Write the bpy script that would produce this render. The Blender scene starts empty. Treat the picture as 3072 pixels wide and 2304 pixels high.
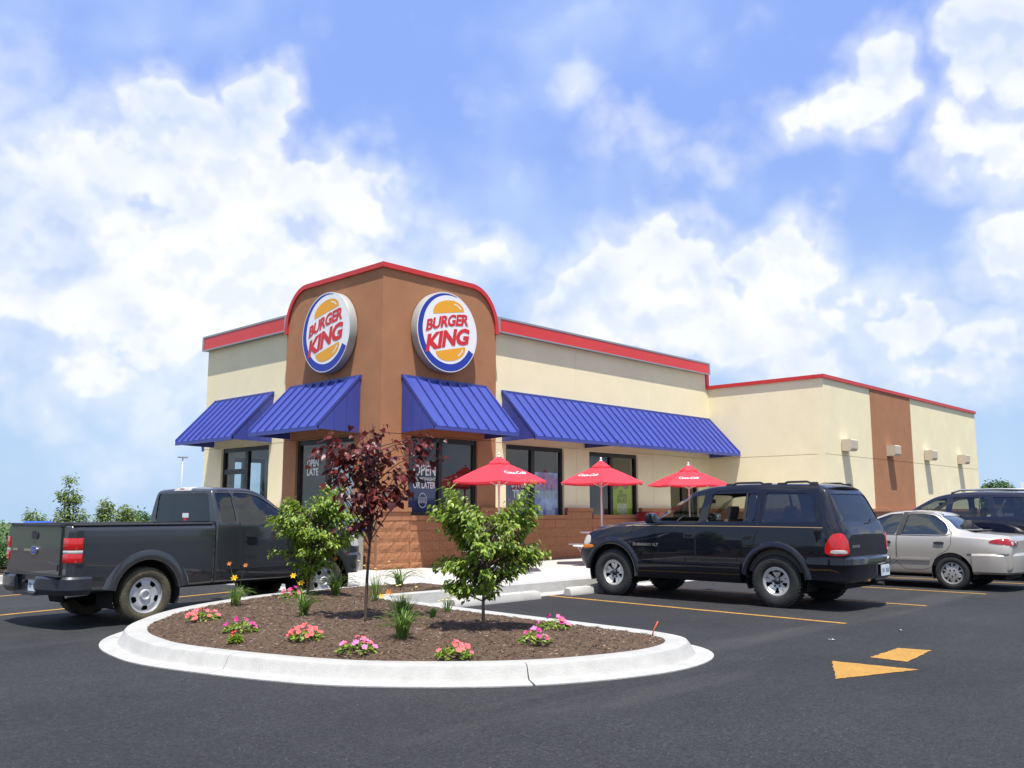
import bpy, bmesh, math, random
import numpy as np
from math import sin, cos, pi, radians, sqrt, atan2
from mathutils import Vector, Matrix
from mathutils.bvhtree import BVHTree
from mathutils.geometry import delaunay_2d_cdt

random.seed(7)
scene = bpy.context.scene
col = scene.collection

# ------------------------------------------------------------------ camera
CAM = Vector((-12.012, -15.276, 1.423))
cam_data = bpy.data.cameras.new('camera')
cam = bpy.data.objects.new('camera', cam_data)
col.objects.link(cam)
yaw, pit = radians(43.499), radians(8.018)
fw = Vector((cos(yaw) * cos(pit), sin(yaw) * cos(pit), sin(pit)))
cam.location = CAM
cam.rotation_euler = fw.to_track_quat('-Z', 'Y').to_euler()
cam_data.sensor_width = 36.0
cam_data.lens = 36.0 * 2707.127 / 3072.0
cam_data.clip_end = 3000.0
cam_data.clip_start = 0.05
scene.camera = cam

# ------------------------------------------------------------------ sun, sky, exposure
SUN = Vector((-0.20, -0.25, 1.0)).normalized()      # towards the sun: high, behind the photographer
sun_data = bpy.data.lights.new('sun', 'SUN')
sun_data.energy = 4.6
sun_data.angle = radians(0.53)
sun_data.color = (1.0, 0.955, 0.88)
sun = bpy.data.objects.new('sun', sun_data)
col.objects.link(sun)
sun.location = (-10, -14, 40)
sun.rotation_euler = SUN.to_track_quat('Z', 'Y').to_euler()

scene.view_settings.view_transform = 'Standard'
scene.view_settings.look = 'None'
scene.view_settings.exposure = 0.82
scene.view_settings.gamma = 1.0
scene.view_settings.use_curve_mapping = False
scene.cycles.max_bounces = 6
scene.cycles.transparent_max_bounces = 16
scene.cycles.use_denoising = True
scene.cycles.sample_clamp_indirect = 6.0

world = bpy.data.worlds.new('World')
scene.world = world
world.use_nodes = True


def build_sky():
    nt = world.node_tree
    N, L = nt.nodes, nt.links
    N.clear()

    def node(t, **kw):
        n = N.new(t)
        for k, v in kw.items():
            setattr(n, k, v)
        return n

    def put(sock, v):
        if isinstance(v, bpy.types.NodeSocket):
            L.new(v, sock)
        else:
            sock.default_value = v

    def m(op, a, b=0.0, c=None, clamp=False):
        n = node('ShaderNodeMath', operation=op, use_clamp=clamp)
        put(n.inputs[0], a)
        put(n.inputs[1], b)
        if c is not None:
            put(n.inputs[2], c)
        return n.outputs[0]

    def vm(op, a, b=None, scale=None):
        n = node('ShaderNodeVectorMath', operation=op)
        put(n.inputs[0], a)
        if b is not None:
            put(n.inputs[1], b)
        if scale is not None:
            put(n.inputs['Scale'], scale)
        return n.outputs['Value'] if op in ('DOT_PRODUCT', 'LENGTH') else n.outputs['Vector']

    def smooth(v, a, b, lo=0.0, hi=1.0):
        n = node('ShaderNodeMapRange', interpolation_type='SMOOTHSTEP')
        put(n.inputs['Value'], v)
        n.inputs['From Min'].default_value = a
        n.inputs['From Max'].default_value = b
        n.inputs['To Min'].default_value = lo
        n.inputs['To Max'].default_value = hi
        return n.outputs[0]

    def mix(f, a, b):
        n = node('ShaderNodeMix', data_type='RGBA')
        put(n.inputs['Factor'], f)
        put(n.inputs['A'], a)
        put(n.inputs['B'], b)
        return n.outputs['Result']

    def noise(vec, scale, detail, rough, dist=0.0):
        n = node('ShaderNodeTexNoise')
        L.new(vec, n.inputs['Vector'])
        n.inputs['Scale'].default_value = scale
        n.inputs['Detail'].default_value = detail
        n.inputs['Roughness'].default_value = rough
        n.inputs['Distortion'].default_value = dist
        return n.outputs['Fac'], n.outputs['Color']

    sky = node('ShaderNodeTexSky', sky_type='NISHITA')
    sky.sun_disc = False
    sky.sun_elevation = math.asin(SUN.z)
    sky.sun_rotation = atan2(SUN.x, SUN.y)
    sky.altitude = 100
    sky.air_density = 1.0
    sky.dust_density = 1.6
    sky.ozone_density = 3.0

    tc = node('ShaderNodeTexCoord')
    d = vm('NORMALIZE', tc.outputs['Generated'])
    sep = node('ShaderNodeSeparateXYZ')
    L.new(d, sep.inputs[0])
    hz = sep.outputs[2]
    # cumulus banks that stand in view: azimuth, elevation (deg), half extents (deg), weight
    banks = [(62.5, 20.2, 7.0, 4.4, 1), (59.6, 24.0, 2.8, 2.4, 1), (64.6, 23.6, 2.6, 2.0, 1), (71.0, 15.5, 8.0, 5.0, 1),
             (54.6, 20.0, 3.2, 2.8, 1), (62.0, 14.0, 12.0, 5.4, 1), (75.5, 22.0, 3.2, 4.4, .40), (47.6, 15.6, 3.6, 1.8, .62),
             (69.0, 8.0, 12.0, 4.4, .50), (34.6, 14.8, 4.8, 3.8, 1.1), (38.6, 12.0, 4.4, 3.2, 1.1), (33.6, 17.2, 2.8, 2.0, 1),
             (26.8, 15.0, 3.6, 2.6, .95), (29.0, 11.0, 8.0, 3.6, .85), (19.2, 10.6, 3.4, 2.2, .85), (22.0, 23.0, 4.0, 2.2, .74),
             (18.6, 24.6, 2.8, 2.4, .74), (12.6, 25.6, 3.0, 4.6, .80), (14.4, 20.0, 3.6, 3.4, .74), (13.6, 14.2, 3.4, 2.0, .75),
             (34.2, 23.4, 4.6, 1.6, .46), (14.5, 9.6, 4.0, 2.0, .7), (39.2, 25.4, 1.8, 1.2, .46), (22.0, 13.0, 6.0, 2.2, .55), (30.0, 22.0, 5.0, 1.5, .34), (26.0, 9.0, 9.0, 3.0, .62), (17.0, 7.5, 6.0, 2.4, .6)]
    p = d
    n1, c1 = noise(p, 5.5, 3.0, .55)
    n2, _ = noise(p, 16.0, 6.0, .60)
    n2b, _ = noise(vm('ADD', p, (-.004, -.004, .016)), 16.0, 3.0, .55)
    n2c, _ = noise(p, 16.0, 3.0, .55)
    _, c2 = noise(p, 13.0, 3.0, .6)
    n1b, _ = noise(vm('ADD', p, (-.02, -.02, .07)), 5.5, 3.0, .55)
    pw = vm('ADD', p, vm('SCALE', c2, scale=.055))

    def puffs(off):
        v = None
        for sc, amp in ((17.0, 1.0), (42.0, .45)):
            t = node('ShaderNodeTexVoronoi', feature='F1')
            t.inputs['Scale'].default_value = sc
            L.new(vm('ADD', pw, off), t.inputs['Vector'])
            w = m('MULTIPLY', m('SUBTRACT', .52, t.outputs['Distance']), amp)      # rounded cauliflower heads
            v = w if v is None else m('ADD', v, w)
        return v
    puff = puffs((0, 0, 0))
    aze = node('ShaderNodeCombineXYZ')
    L.new(m('MULTIPLY', m('ARCTAN2', sep.outputs[1], sep.outputs[0]), 57.2958), aze.inputs[0])
    L.new(m('MULTIPLY', m('ARCSINE', hz), 57.2958), aze.inputs[1])
    q = vm('ADD', aze.outputs[0], vm('SCALE', vm('SUBTRACT', c1, (.5, .5, .5)), scale=7.0))
    q = vm('ADD', q, vm('SCALE', vm('SUBTRACT', c2, (.5, .5, .5)), scale=4.0))
    best = None
    for az, el, ra, rb, w in banks:
        n = node('ShaderNodeVectorMath', operation='MULTIPLY_ADD')
        L.new(q, n.inputs[0])
        n.inputs[1].default_value = (1 / ra, 1 / rb, 0)
        n.inputs[2].default_value = (-az / ra, -el / rb, 0)
        v = m('MULTIPLY_ADD', vm('LENGTH', n.outputs[0]), -.95 * w, 1.55 * w)
        best = v if best is None else m('MAXIMUM', best, v)
    best = m('MAXIMUM', m('MINIMUM', best, 1.1), -.2)
    # away from the banks in view the sky keeps scattered cumulus of the same kind
    away = smooth(vm('DOT_PRODUCT', d, (cos(yaw), sin(yaw), 0.25)), 0.50, 0.78, 1.0, 0.0)
    best = m('MAXIMUM', best, m('MULTIPLY', away, smooth(n1, .46, .62, 0.0, 1.1)))
    s0 = m('ADD', m('ADD', best, m('MULTIPLY', puff, .42)), m('MULTIPLY', m('SUBTRACT', n2, .5), .62))
    s1 = m('ADD', s0, m('MULTIPLY', m('SUBTRACT', n1, .5), .5))
    core = smooth(s0, .48, .84)
    halo = smooth(s1, .05, .85, 0.0, .62)
    cover = m('MAXIMUM', core, halo)
    shade = m('MULTIPLY', smooth(m('SUBTRACT', n1b, n1), -.08, .16), smooth(s0, .30, 1.5))
    relief = smooth(m('SUBTRACT', n2b, n2c), -.05, .12)
    shade = m('ADD', m('MULTIPLY', shade, .85), m('MULTIPLY', relief, .34), clamp=True)
    lit = mix(shade, CLOUD_LIT, CLOUD_SHADE)
    low = smooth(hz, .02, .45, 1.0, 0.0)
    blue = mix(low, SKY_TOP, SKY_LOW)
    base = mix(.9, sky.outputs[0], blue)
    base = mix(m('MULTIPLY', smooth(n1, .42, .75), .50), base, SKY_WISP)
    colr = mix(cover, base, lit)
    colr = mix(smooth(hz, -.02, -.10), colr, (1.6, 1.7, 1.8, 1))
    bg = node('ShaderNodeBackground')
    L.new(colr, bg.inputs['Color'])
    bg.inputs['Strength'].default_value = SKY_STRENGTH
    out = node('ShaderNodeOutputWorld')
    L.new(bg.outputs[0], out.inputs['Surface'])
    world.cycles.sampling_method = 'MANUAL'
    world.cycles.sample_map_resolution = 512


SKY_STRENGTH = 0.07
SKY_TOP, SKY_LOW, SKY_WISP = (2.5, 3.85, 8.3, 1), (4.2, 5.8, 8.0, 1), (5.6, 6.9, 8.8, 1)
CLOUD_LIT, CLOUD_SHADE = (8.1, 8.3, 8.4, 1), (4.9, 5.9, 7.9, 1)

build_sky()

# ------------------------------------------------------------------ materials
MATS = {}


def mat(name, color, rough=.6, metal=0.0, var=0.0, vscale=8.0, bump=0.0, bscale=40.0, coat=0.0, spec=.5, emis=None, two=None, sheen=0.0, trans=None):
    """Principled material; var mixes the colour with a darker and a lighter one by noise, bump adds fine relief."""
    if name in MATS:
        return MATS[name]
    mt = bpy.data.materials.new(name)
    mt.use_nodes = True
    nt = mt.node_tree
    b = nt.nodes['Principled BSDF']
    c = (*color, 1.0)
    b.inputs['Base Color'].default_value = c
    b.inputs['Roughness'].default_value = rough
    b.inputs['Metallic'].default_value = metal
    b.inputs['Specular IOR Level'].default_value = spec
    if coat:
        b.inputs['Coat Weight'].default_value = coat
        b.inputs['Coat Roughness'].default_value = .03
    if emis:
        b.inputs['Emission Color'].default_value = (*emis[0], 1)
        b.inputs['Emission Strength'].default_value = emis[1]
    tcn = nt.nodes.new('ShaderNodeTexCoord')
    if var:
        n = nt.nodes.new('ShaderNodeTexNoise')
        n.inputs['Scale'].default_value = vscale
        n.inputs['Detail'].default_value = 8
        n.inputs['Roughness'].default_value = .65
        nt.links.new(tcn.outputs['Object'], n.inputs['Vector'])
        r = nt.nodes.new('ShaderNodeValToRGB')
        c2 = two if two else tuple(min(1, x * (1 + var)) for x in color)
        c1 = color if two else tuple(x * (1 - var) for x in color)
        r.color_ramp.elements[0].position = .30
        r.color_ramp.elements[1].position = .70
        r.color_ramp.elements[0].color = (*c1, 1)
        r.color_ramp.elements[1].color = (*c2, 1)
        nt.links.new(n.outputs['Fac'], r.inputs['Fac'])
        nt.links.new(r.outputs['Color'], b.inputs['Base Color'])
    if bump:
        n2 = nt.nodes.new('ShaderNodeTexNoise')
        n2.inputs['Scale'].default_value = bscale
        n2.inputs['Detail'].default_value = 6
        nt.links.new(tcn.outputs['Object'], n2.inputs['Vector'])
        bp = nt.nodes.new('ShaderNodeBump')
        bp.inputs['Strength'].default_value = bump
        bp.inputs['Distance'].default_value = .02
        nt.links.new(n2.outputs['Fac'], bp.inputs['Height'])
        nt.links.new(bp.outputs['Normal'], b.inputs['Normal'])
    MATS[name] = mt
    return mt


def leaf_mat(name, c1, c2, rough=.45, transl=.35):
    """Leaf: colour differs from leaf to leaf, thin enough to let light through."""
    if name in MATS:
        return MATS[name]
    mt = bpy.data.materials.new(name)
    mt.use_nodes = True
    nt = mt.node_tree
    b = nt.nodes['Principled BSDF']
    b.inputs['Roughness'].default_value = rough
    b.inputs['Specular IOR Level'].default_value = .45
    g = nt.nodes.new('ShaderNodeNewGeometry')
    oi = nt.nodes.new('ShaderNodeObjectInfo')
    ad = nt.nodes.new('ShaderNodeMath')
    ad.operation = 'ADD'
    nt.links.new(g.outputs['Random Per Island'], ad.inputs[0])
    nt.links.new(oi.outputs['Random'], ad.inputs[1])
    fr = nt.nodes.new('ShaderNodeMath')
    fr.operation = 'FRACT'
    nt.links.new(ad.outputs[0], fr.inputs[0])
    r = nt.nodes.new('ShaderNodeValToRGB')
    r.color_ramp.elements[0].color = (*c1, 1)
    r.color_ramp.elements[1].color = (*c2, 1)
    nt.links.new(fr.outputs[0], r.inputs['Fac'])
    nt.links.new(r.outputs['Color'], b.inputs['Base Color'])
    t = nt.nodes.new('ShaderNodeBsdfTranslucent')
    nt.links.new(r.outputs['Color'], t.inputs['Color'])
    mx = nt.nodes.new('ShaderNodeMixShader')
    mx.inputs[0].default_value = transl
    nt.links.new(b.outputs[0], mx.inputs[1])
    nt.links.new(t.outputs[0], mx.inputs[2])
    nt.links.new(mx.outputs[0], nt.nodes['Material Output'].inputs['Surface'])
    MATS[name] = mt
    return mt


def glass_mat(name, tint, refl=1.0, rough=.0):
    """Window glass seen in daylight: tinted see-through sheet with a mirror-like coat by Fresnel."""
    if name in MATS:
        return MATS[name]
    mt = bpy.data.materials.new(name)
    mt.use_nodes = True
    nt = mt.node_tree
    nt.nodes.remove(nt.nodes['Principled BSDF'])
    tr = nt.nodes.new('ShaderNodeBsdfTransparent')
    tr.inputs['Color'].default_value = (*tint, 1)
    gl = nt.nodes.new('ShaderNodeBsdfGlossy')
    gl.inputs['Roughness'].default_value = rough
    lw = nt.nodes.new('ShaderNodeLayerWeight')        # Schlick's Fresnel, the same from both sides of the sheet
    pw = nt.nodes.new('ShaderNodeMath')
    pw.operation = 'POWER'
    pw.inputs[1].default_value = 5.0
    nt.links.new(lw.outputs['Facing'], pw.inputs[0])
    mu = nt.nodes.new('ShaderNodeMath')
    mu.operation = 'MULTIPLY_ADD'
    mu.use_clamp = True
    mu.inputs[1].default_value = .95
    mu.inputs[2].default_value = .05 * refl
    lw.inputs['Blend'].default_value = .5
    nt.links.new(pw.outputs[0], mu.inputs[0])
    mx = nt.nodes.new('ShaderNodeMixShader')
    nt.links.new(mu.outputs[0], mx.inputs[0])
    nt.links.new(tr.outputs[0], mx.inputs[1])
    nt.links.new(gl.outputs[0], mx.inputs[2])
    nt.links.new(mx.outputs[0], nt.nodes['Material Output'].inputs['Surface'])
    MATS[name] = mt
    return mt


# ------------------------------------------------------------------ object helpers
def tag(o, label=None, cat=None, group=None, kind=None):
    if label:
        o['label'] = label
    if cat:
        o['category'] = cat
    if group:
        o['group'] = group
    if kind:
        o['kind'] = kind
    return o


def empty(name, loc=(0, 0, 0), rz=0.0, scale=1.0, label=None, cat=None, group=None, kind=None):
    o = bpy.data.objects.new(name, None)
    o.empty_display_size = .2
    col.objects.link(o)
    o.location = loc
    o.rotation_euler = (0, 0, rz)
    o.scale = (scale,) * 3
    return tag(o, label, cat, group, kind)


def link(name, me, m=None, parent=None, loc=None, rot=None):
    o = bpy.data.objects.new(name, me)
    col.objects.link(o)
    if m is not None and not me.materials:
        for x in (m if isinstance(m, (list, tuple)) else [m]):
            me.materials.append(x)
    if parent is not None:
        o.parent = parent
    if loc is not None:
        o.location = loc
    if rot is not None:
        o.rotation_euler = rot
    return o


class MB:
    """Mesh builder: collects shapes, builds ONE mesh object."""

    def __init__(self):
        self.v, self.f, self.mi, self.cur = [], [], [], 0

    def add(self, vs, fs):
        o = len(self.v)
        self.v += [tuple(p) for p in vs]
        for f in fs:
            self.f.append(tuple(i + o for i in f))
            self.mi.append(self.cur)
        return self

    def box(self, a, b):
        x0, x1 = sorted((a[0], b[0]))
        y0, y1 = sorted((a[1], b[1]))
        z0, z1 = sorted((a[2], b[2]))
        return self.add([(x0, y0, z0), (x1, y0, z0), (x1, y1, z0), (x0, y1, z0), (x0, y0, z1), (x1, y0, z1), (x1, y1, z1), (x0, y1, z1)],
                        [(0, 3, 2, 1), (4, 5, 6, 7), (0, 1, 5, 4), (1, 2, 6, 5), (2, 3, 7, 6), (3, 0, 4, 7)])

    def hexa(self, p):
        return self.add(p, [(0, 3, 2, 1), (4, 5, 6, 7), (0, 1, 5, 4), (1, 2, 6, 5), (2, 3, 7, 6), (3, 0, 4, 7)])

    def tube(self, pts, rad, n=8, caps=True):
        pts = [Vector(p) for p in pts]
        if not isinstance(rad, (list, tuple)):
            rad = [rad] * len(pts)
        rings = []
        up = Vector((0, 0, 1))
        prev = None
        for i, p in enumerate(pts):
            t = (pts[min(i + 1, len(pts) - 1)] - pts[max(i - 1, 0)]).normalized()
            if prev is None:
                a = t.cross(up)
                if a.length < 1e-3:
                    a = t.cross(Vector((1, 0, 0)))
                a.normalize()
            else:
                a = (prev - t * prev.dot(t)).normalized()
            prev = a
            b = t.cross(a)
            rings.append([p + (a * cos(2 * pi * k / n) + b * sin(2 * pi * k / n)) * rad[i] for k in range(n)])
        vs = [q for r in rings for q in r]
        fs = []
        for i in range(len(rings) - 1):
            for k in range(n):
                fs.append((i * n + k, i * n + (k + 1) % n, (i + 1) * n + (k + 1) % n, (i + 1) * n + k))
        if caps:
            fs.append(tuple(range(n - 1, -1, -1)))
            fs.append(tuple((len(rings) - 1) * n + k for k in range(n)))
        return self.add(vs, fs)

    def lathe(self, prof, n=32, axis='z', center=(0, 0, 0), close=False):
        """prof: (radius, height) pairs, turned round an axis through center."""
        vs, fs = [], []
        for r, h in prof:
            for k in range(n):
                a = 2 * pi * k / n
                c, s = r * cos(a), r * sin(a)
                p = (c, s, h) if axis == 'z' else ((c, h, s) if axis == 'y' else (h, c, s))
                vs.append((p[0] + center[0], p[1] + center[1], p[2] + center[2]))
        m_ = len(prof)
        for i in range(m_ - 1 if not close else m_):
            j = (i + 1) % m_
            for k in range(n):
                q = (i * n + k, i * n + (k + 1) % n, j * n + (k + 1) % n, j * n + k)
                fs.append(q if axis != 'y' else q[::-1])
        return self.add(vs, fs)

    def prism(self, poly, fn, w0, w1):
        """poly: 2-D outline (u,v); fn(u,v,w) -> xyz."""
        n = len(poly)
        vs = [fn(u, v, w0) for u, v in poly] + [fn(u, v, w1) for u, v in poly]
        fs = [tuple(range(n - 1, -1, -1)), tuple(range(n, 2 * n))]
        for i in range(n):
            j = (i + 1) % n
            fs.append((i, j, n + j, n + i))
        return self.add(vs, fs)

    def build(self, name, m, parent=None, smooth=False, angle=None, loc=None, rot=None, fix=False):
        me = bpy.data.meshes.new(name)
        me.from_pydata(self.v, [], self.f)
        for x in (m if isinstance(m, (list, tuple)) else [m]):
            me.materials.append(x)
        if len(me.materials) > 1:
            me.polygons.foreach_set('material_index', self.mi)
        if fix:
            bm = bmesh.new()
            bm.from_mesh(me)
            bmesh.ops.recalc_face_normals(bm, faces=bm.faces)
            bm.to_mesh(me)
            bm.free()
        if smooth or angle:
            me.polygons.foreach_set('use_smooth', [True] * len(me.polygons))
            if angle:
                me.set_sharp_from_angle(angle=radians(angle))
        me.update()
        return link(name, me, None, parent, loc, rot)


def fill2d(loops, fn, w0, w1=None, grid=None):
    """Outline with holes (loops of (u,v)); returns MB with front sheet (w0) or a solid between w0 and w1."""
    vs, es = [], []
    for lp in loops:
        o = len(vs)
        vs += [Vector(p) for p in lp]
        es += [(o + i, o + (i + 1) % len(lp)) for i in range(len(lp))]
    r = delaunay_2d_cdt(vs, es, [], 2, 1e-6)
    v2, fs = r[0], r[2]

    def inside(p, lp):
        c = False
        for i in range(len(lp)):
            a, b = lp[i], lp[i - 1]
            if (a[1] > p[1]) != (b[1] > p[1]) and p[0] < (b[0] - a[0]) * (p[1] - a[1]) / (b[1] - a[1]) + a[0]:
                c = not c
        return c
    keep = []
    for f in fs:
        ce = sum((v2[i] for i in f), Vector((0, 0))) / len(f)
        if inside(ce, loops[0]) and not any(inside(ce, h) for h in loops[1:]):
            keep.append(tuple(f))
    mb = MB()
    if w1 is None:
        mb.add([fn(p[0], p[1], w0) for p in v2], keep)
        return mb
    n = len(v2)
    allv = [fn(p[0], p[1], w0) for p in v2] + [fn(p[0], p[1], w1) for p in v2]
    fs2 = keep + [tuple(i + n for i in f[::-1]) for f in keep]
    cnt = {}
    for f in keep:
        for i in range(len(f)):
            e = (f[i], f[(i + 1) % len(f)])
            cnt[e] = 1
    for a, b in list(cnt):
        if (b, a) not in cnt:
            fs2.append((b, a, a + n, b + n))
    mb.add(allv, fs2)
    return mb


def catmull(pts, step=.08, closed=False):
    P = [Vector(p) for p in pts]
    n = len(P)
    out = []
    for i in range(n if closed else n - 1):
        p0, p1 = P[(i - 1) % n if closed else max(i - 1, 0)], P[i]
        p2, p3 = P[(i + 1) % n], P[(i + 2) % n if closed else min(i + 2, n - 1)]
        k = max(1, int((p2 - p1).length / step))
        for j in range(k):
            t = j / k
            out.append(.5 * (2 * p1 + (p2 - p0) * t + (2 * p0 - 5 * p1 + 4 * p2 - p3) * t * t + (3 * p1 - p0 - 3 * p2 + p3) * t ** 3))
    if not closed:
        out.append(P[-1])
    return out


def rrect(x0, y0, x1, y1, r, n=5):
    """Rounded rectangle outline, counter-clockwise."""
    o = []
    for cx, cy, a0 in ((x1 - r, y0 + r, -pi / 2), (x1 - r, y1 - r, 0), (x0 + r, y1 - r, pi / 2), (x0 + r, y0 + r, pi)):
        for k in range(n + 1):
            a = a0 + pi / 2 * k / n
            o.append((cx + r * cos(a), cy + r * sin(a)))
    return o


def text_mb(s, size=1.0, bold=0.0, shear=0.0, space=1.0, width=None, height=None):
    """Flat lettering as (verts2d, faces), centred on x, baseline at 0."""
    cu = bpy.data.curves.new('lettering', 'FONT')
    cu.body = s
    cu.size = size
    cu.offset = bold
    cu.shear = shear
    cu.space_character = space
    cu.align_x = 'CENTER'
    cu.resolution_u = 3
    cu.fill_mode = 'FRONT'
    ob = bpy.data.objects.new('lettering', cu)
    me = bpy.data.meshes.new_from_object(ob)
    vs = [(v.co.x, v.co.y) for v in me.vertices]
    fs = [tuple(p.vertices) for p in me.polygons]
    bpy.data.objects.remove(ob)
    bpy.data.curves.remove(cu)
    bpy.data.meshes.remove(me)
    xs = [v[0] for v in vs]
    ys = [v[1] for v in vs]
    if width:
        k = width / (max(xs) - min(xs))
        c = (max(xs) + min(xs)) / 2
        vs = [((x - c) * k, y) for x, y in vs]
    if height:
        k = height / max(ys)
        vs = [(x, y * k) for x, y in vs]
    return vs, fs
# ------------------------------------------------------------------ ground
def asphalt_material():
    mt = bpy.data.materials.new('asphalt')
    mt.use_nodes = True
    nt = mt.node_tree
    L = nt.links
    b = nt.nodes['Principled BSDF']
    tcn = nt.nodes.new('ShaderNodeTexCoord')

    def noise(scale, detail, rough, vec=None):
        n = nt.nodes.new('ShaderNodeTexNoise')
        n.inputs['Scale'].default_value = scale
        n.inputs['Detail'].default_value = detail
        n.inputs['Roughness'].default_value = rough
        L.new(vec or tcn.outputs['Object'], n.inputs['Vector'])
        return n.outputs['Fac']

    def ramp(v, p0, p1, c0, c1):
        r = nt.nodes.new('ShaderNodeValToRGB')
        r.color_ramp.elements[0].position = p0
        r.color_ramp.elements[1].position = p1
        r.color_ramp.elements[0].color = (*c0, 1)
        r.color_ramp.elements[1].color = (*c1, 1)
        L.new(v, r.inputs['Fac'])
        return r.outputs['Color']

    def mix(mode, f, a, c):
        n = nt.nodes.new('ShaderNodeMix')
        n.data_type = 'RGBA'
        n.blend_type = mode
        for s, v in (('Factor', f), ('A', a), ('B', c)):
            if isinstance(v, bpy.types.NodeSocket):
                L.new(v, n.inputs[s])
            else:
                n.inputs[s].default_value = v
        return n.outputs['Result']
    big = ramp(noise(.35, 6, .6), .35, .68, (.0160, .0168, .0184), (.0245, .0252, .0272))
    mid = ramp(noise(3.0, 8, .7), .30, .75, (.84, .84, .84), (1.14, 1.14, 1.14))
    c = mix('MULTIPLY', 1.0, big, mid)
    fine = ramp(noise(22, 6, .85), .38, .62, (.70, .70, .71), (1.34, 1.33, 1.31))
    c = mix('MULTIPLY', 1.0, c, fine)
    st = nt.nodes.new('ShaderNodeTexVoronoi')          # stones of the aggregate, each with its own tone
    st.inputs['Scale'].default_value = 75
    L.new(tcn.outputs['Object'], st.inputs['Vector'])
    ss = nt.nodes.new('ShaderNodeSeparateColor')
    L.new(st.outputs['Color'], ss.inputs[0])
    stone = ramp(ss.outputs[0], .05, .98, (.62, .62, .63), (1.48, 1.47, 1.43))
    c = mix('MULTIPLY', .9, c, stone)
    # pale stone flecks and dust trails carried by tyres
    vo = nt.nodes.new('ShaderNodeTexVoronoi')
    vo.inputs['Scale'].default_value = 26
    L.new(tcn.outputs['Object'], vo.inputs['Vector'])
    fl = nt.nodes.new('ShaderNodeMapRange')
    fl.inputs['From Min'].default_value = .12
    fl.inputs['From Max'].default_value = .07
    L.new(vo.outputs['Distance'], fl.inputs['Value'])
    pick = nt.nodes.new('ShaderNodeMath')
    pick.operation = 'GREATER_THAN'
    pick.inputs[1].default_value = .60
    sp = nt.nodes.new('ShaderNodeSeparateColor')
    L.new(vo.outputs['Color'], sp.inputs[0])
    L.new(sp.outputs[0], pick.inputs[0])
    mm = nt.nodes.new('ShaderNodeMath')
    mm.operation = 'MULTIPLY'
    L.new(fl.outputs[0], mm.inputs[0])
    L.new(pick.outputs[0], mm.inputs[1])
    c = mix('MIX', mm.outputs[0], c, (.15, .145, .13, 1))
    mp = nt.nodes.new('ShaderNodeMapping')
    mp.inputs['Rotation'].default_value = (0, 0, radians(-38))
    mp.inputs['Scale'].default_value = (.10, .75, 1)
    L.new(tcn.outputs['Object'], mp.inputs['Vector'])
    dust = nt.nodes.new('ShaderNodeMapRange')
    dust.inputs['From Min'].default_value = .56
    dust.inputs['From Max'].default_value = .78
    dust.inputs['To Max'].default_value = .62
    L.new(noise(1.1, 7, .62, mp.outputs[0]), dust.inputs['Value'])
    c = mix('MIX', dust.outputs[0], c, (.062, .060, .058, 1))
    L.new(c, b.inputs['Base Color'])
    b.inputs['Roughness'].default_value = .86
    b.inputs['Specular IOR Level'].default_value = .3
    bp = nt.nodes.new('ShaderNodeBump')
    bp.inputs['Strength'].default_value = .55
    bp.inputs['Distance'].default_value = .012
    L.new(noise(80, 5, .8), bp.inputs['Height'])
    L.new(bp.outputs['Normal'], b.inputs['Normal'])
    return mt


def worn_paint():
    mt = bpy.data.materials.new('yellow road paint')
    mt.use_nodes = True
    nt = mt.node_tree
    L = nt.links
    b_ = nt.nodes['Principled BSDF']
    b_.inputs['Roughness'].default_value = .8
    tcn = nt.nodes.new('ShaderNodeTexCoord')

    def nz(sc, de):
        n = nt.nodes.new('ShaderNodeTexNoise')
        n.inputs['Scale'].default_value = sc
        n.inputs['Detail'].default_value = de
        n.inputs['Roughness'].default_value = .75
        L.new(tcn.outputs['Object'], n.inputs['Vector'])
        return n.outputs['Fac']

    def rp(v, p0, p1, c0, c1):
        r = nt.nodes.new('ShaderNodeValToRGB')
        r.color_ramp.elements[0].position, r.color_ramp.elements[1].position = p0, p1
        r.color_ramp.elements[0].color, r.color_ramp.elements[1].color = (*c0, 1), (*c1, 1)
        L.new(v, r.inputs['Fac'])
        return r.outputs['Color']
    body = rp(nz(5, 6), .3, .7, (.29, .150, .022), (.40, .215, .034))
    wear = rp(nz(65, 5), .33, .46, (.045, .042, .038), (1, 1, 1))
    mx = nt.nodes.new('ShaderNodeMix')
    mx.data_type, mx.blend_type = 'RGBA', 'MULTIPLY'
    mx.inputs['Factor'].default_value = .85
    L.new(body, mx.inputs['A'])
    L.new(wear, mx.inputs['B'])
    L.new(mx.outputs['Result'], b_.inputs['Base Color'])
    bp = nt.nodes.new('ShaderNodeBump')
    bp.inputs['Strength'].default_value = .5
    bp.inputs['Distance'].default_value = .01
    L.new(nz(80, 5), bp.inputs['Height'])
    L.new(bp.outputs['Normal'], b_.inputs['Normal'])
    return mt


M_ASPH = asphalt_material()
M_CONC = mat('pale concrete', (.40, .39, .365), .85, var=.10, vscale=3.5, bump=.25, bscale=90)
M_KERB = mat('kerb concrete', (.33, .328, .312), .85, var=.12, vscale=5.0, bump=.3, bscale=70)
M_YEL = worn_paint()
M_MULCH = mat('brown bark mulch', (.045, .025, .0135), .95, var=.5, vscale=38, bump=1.0, bscale=90, two=(.125, .076, .044))
M_GRASS = mat('rough grass', (.045, .075, .02), .95, var=.4, vscale=1.3, two=(.09, .12, .035))

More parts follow.
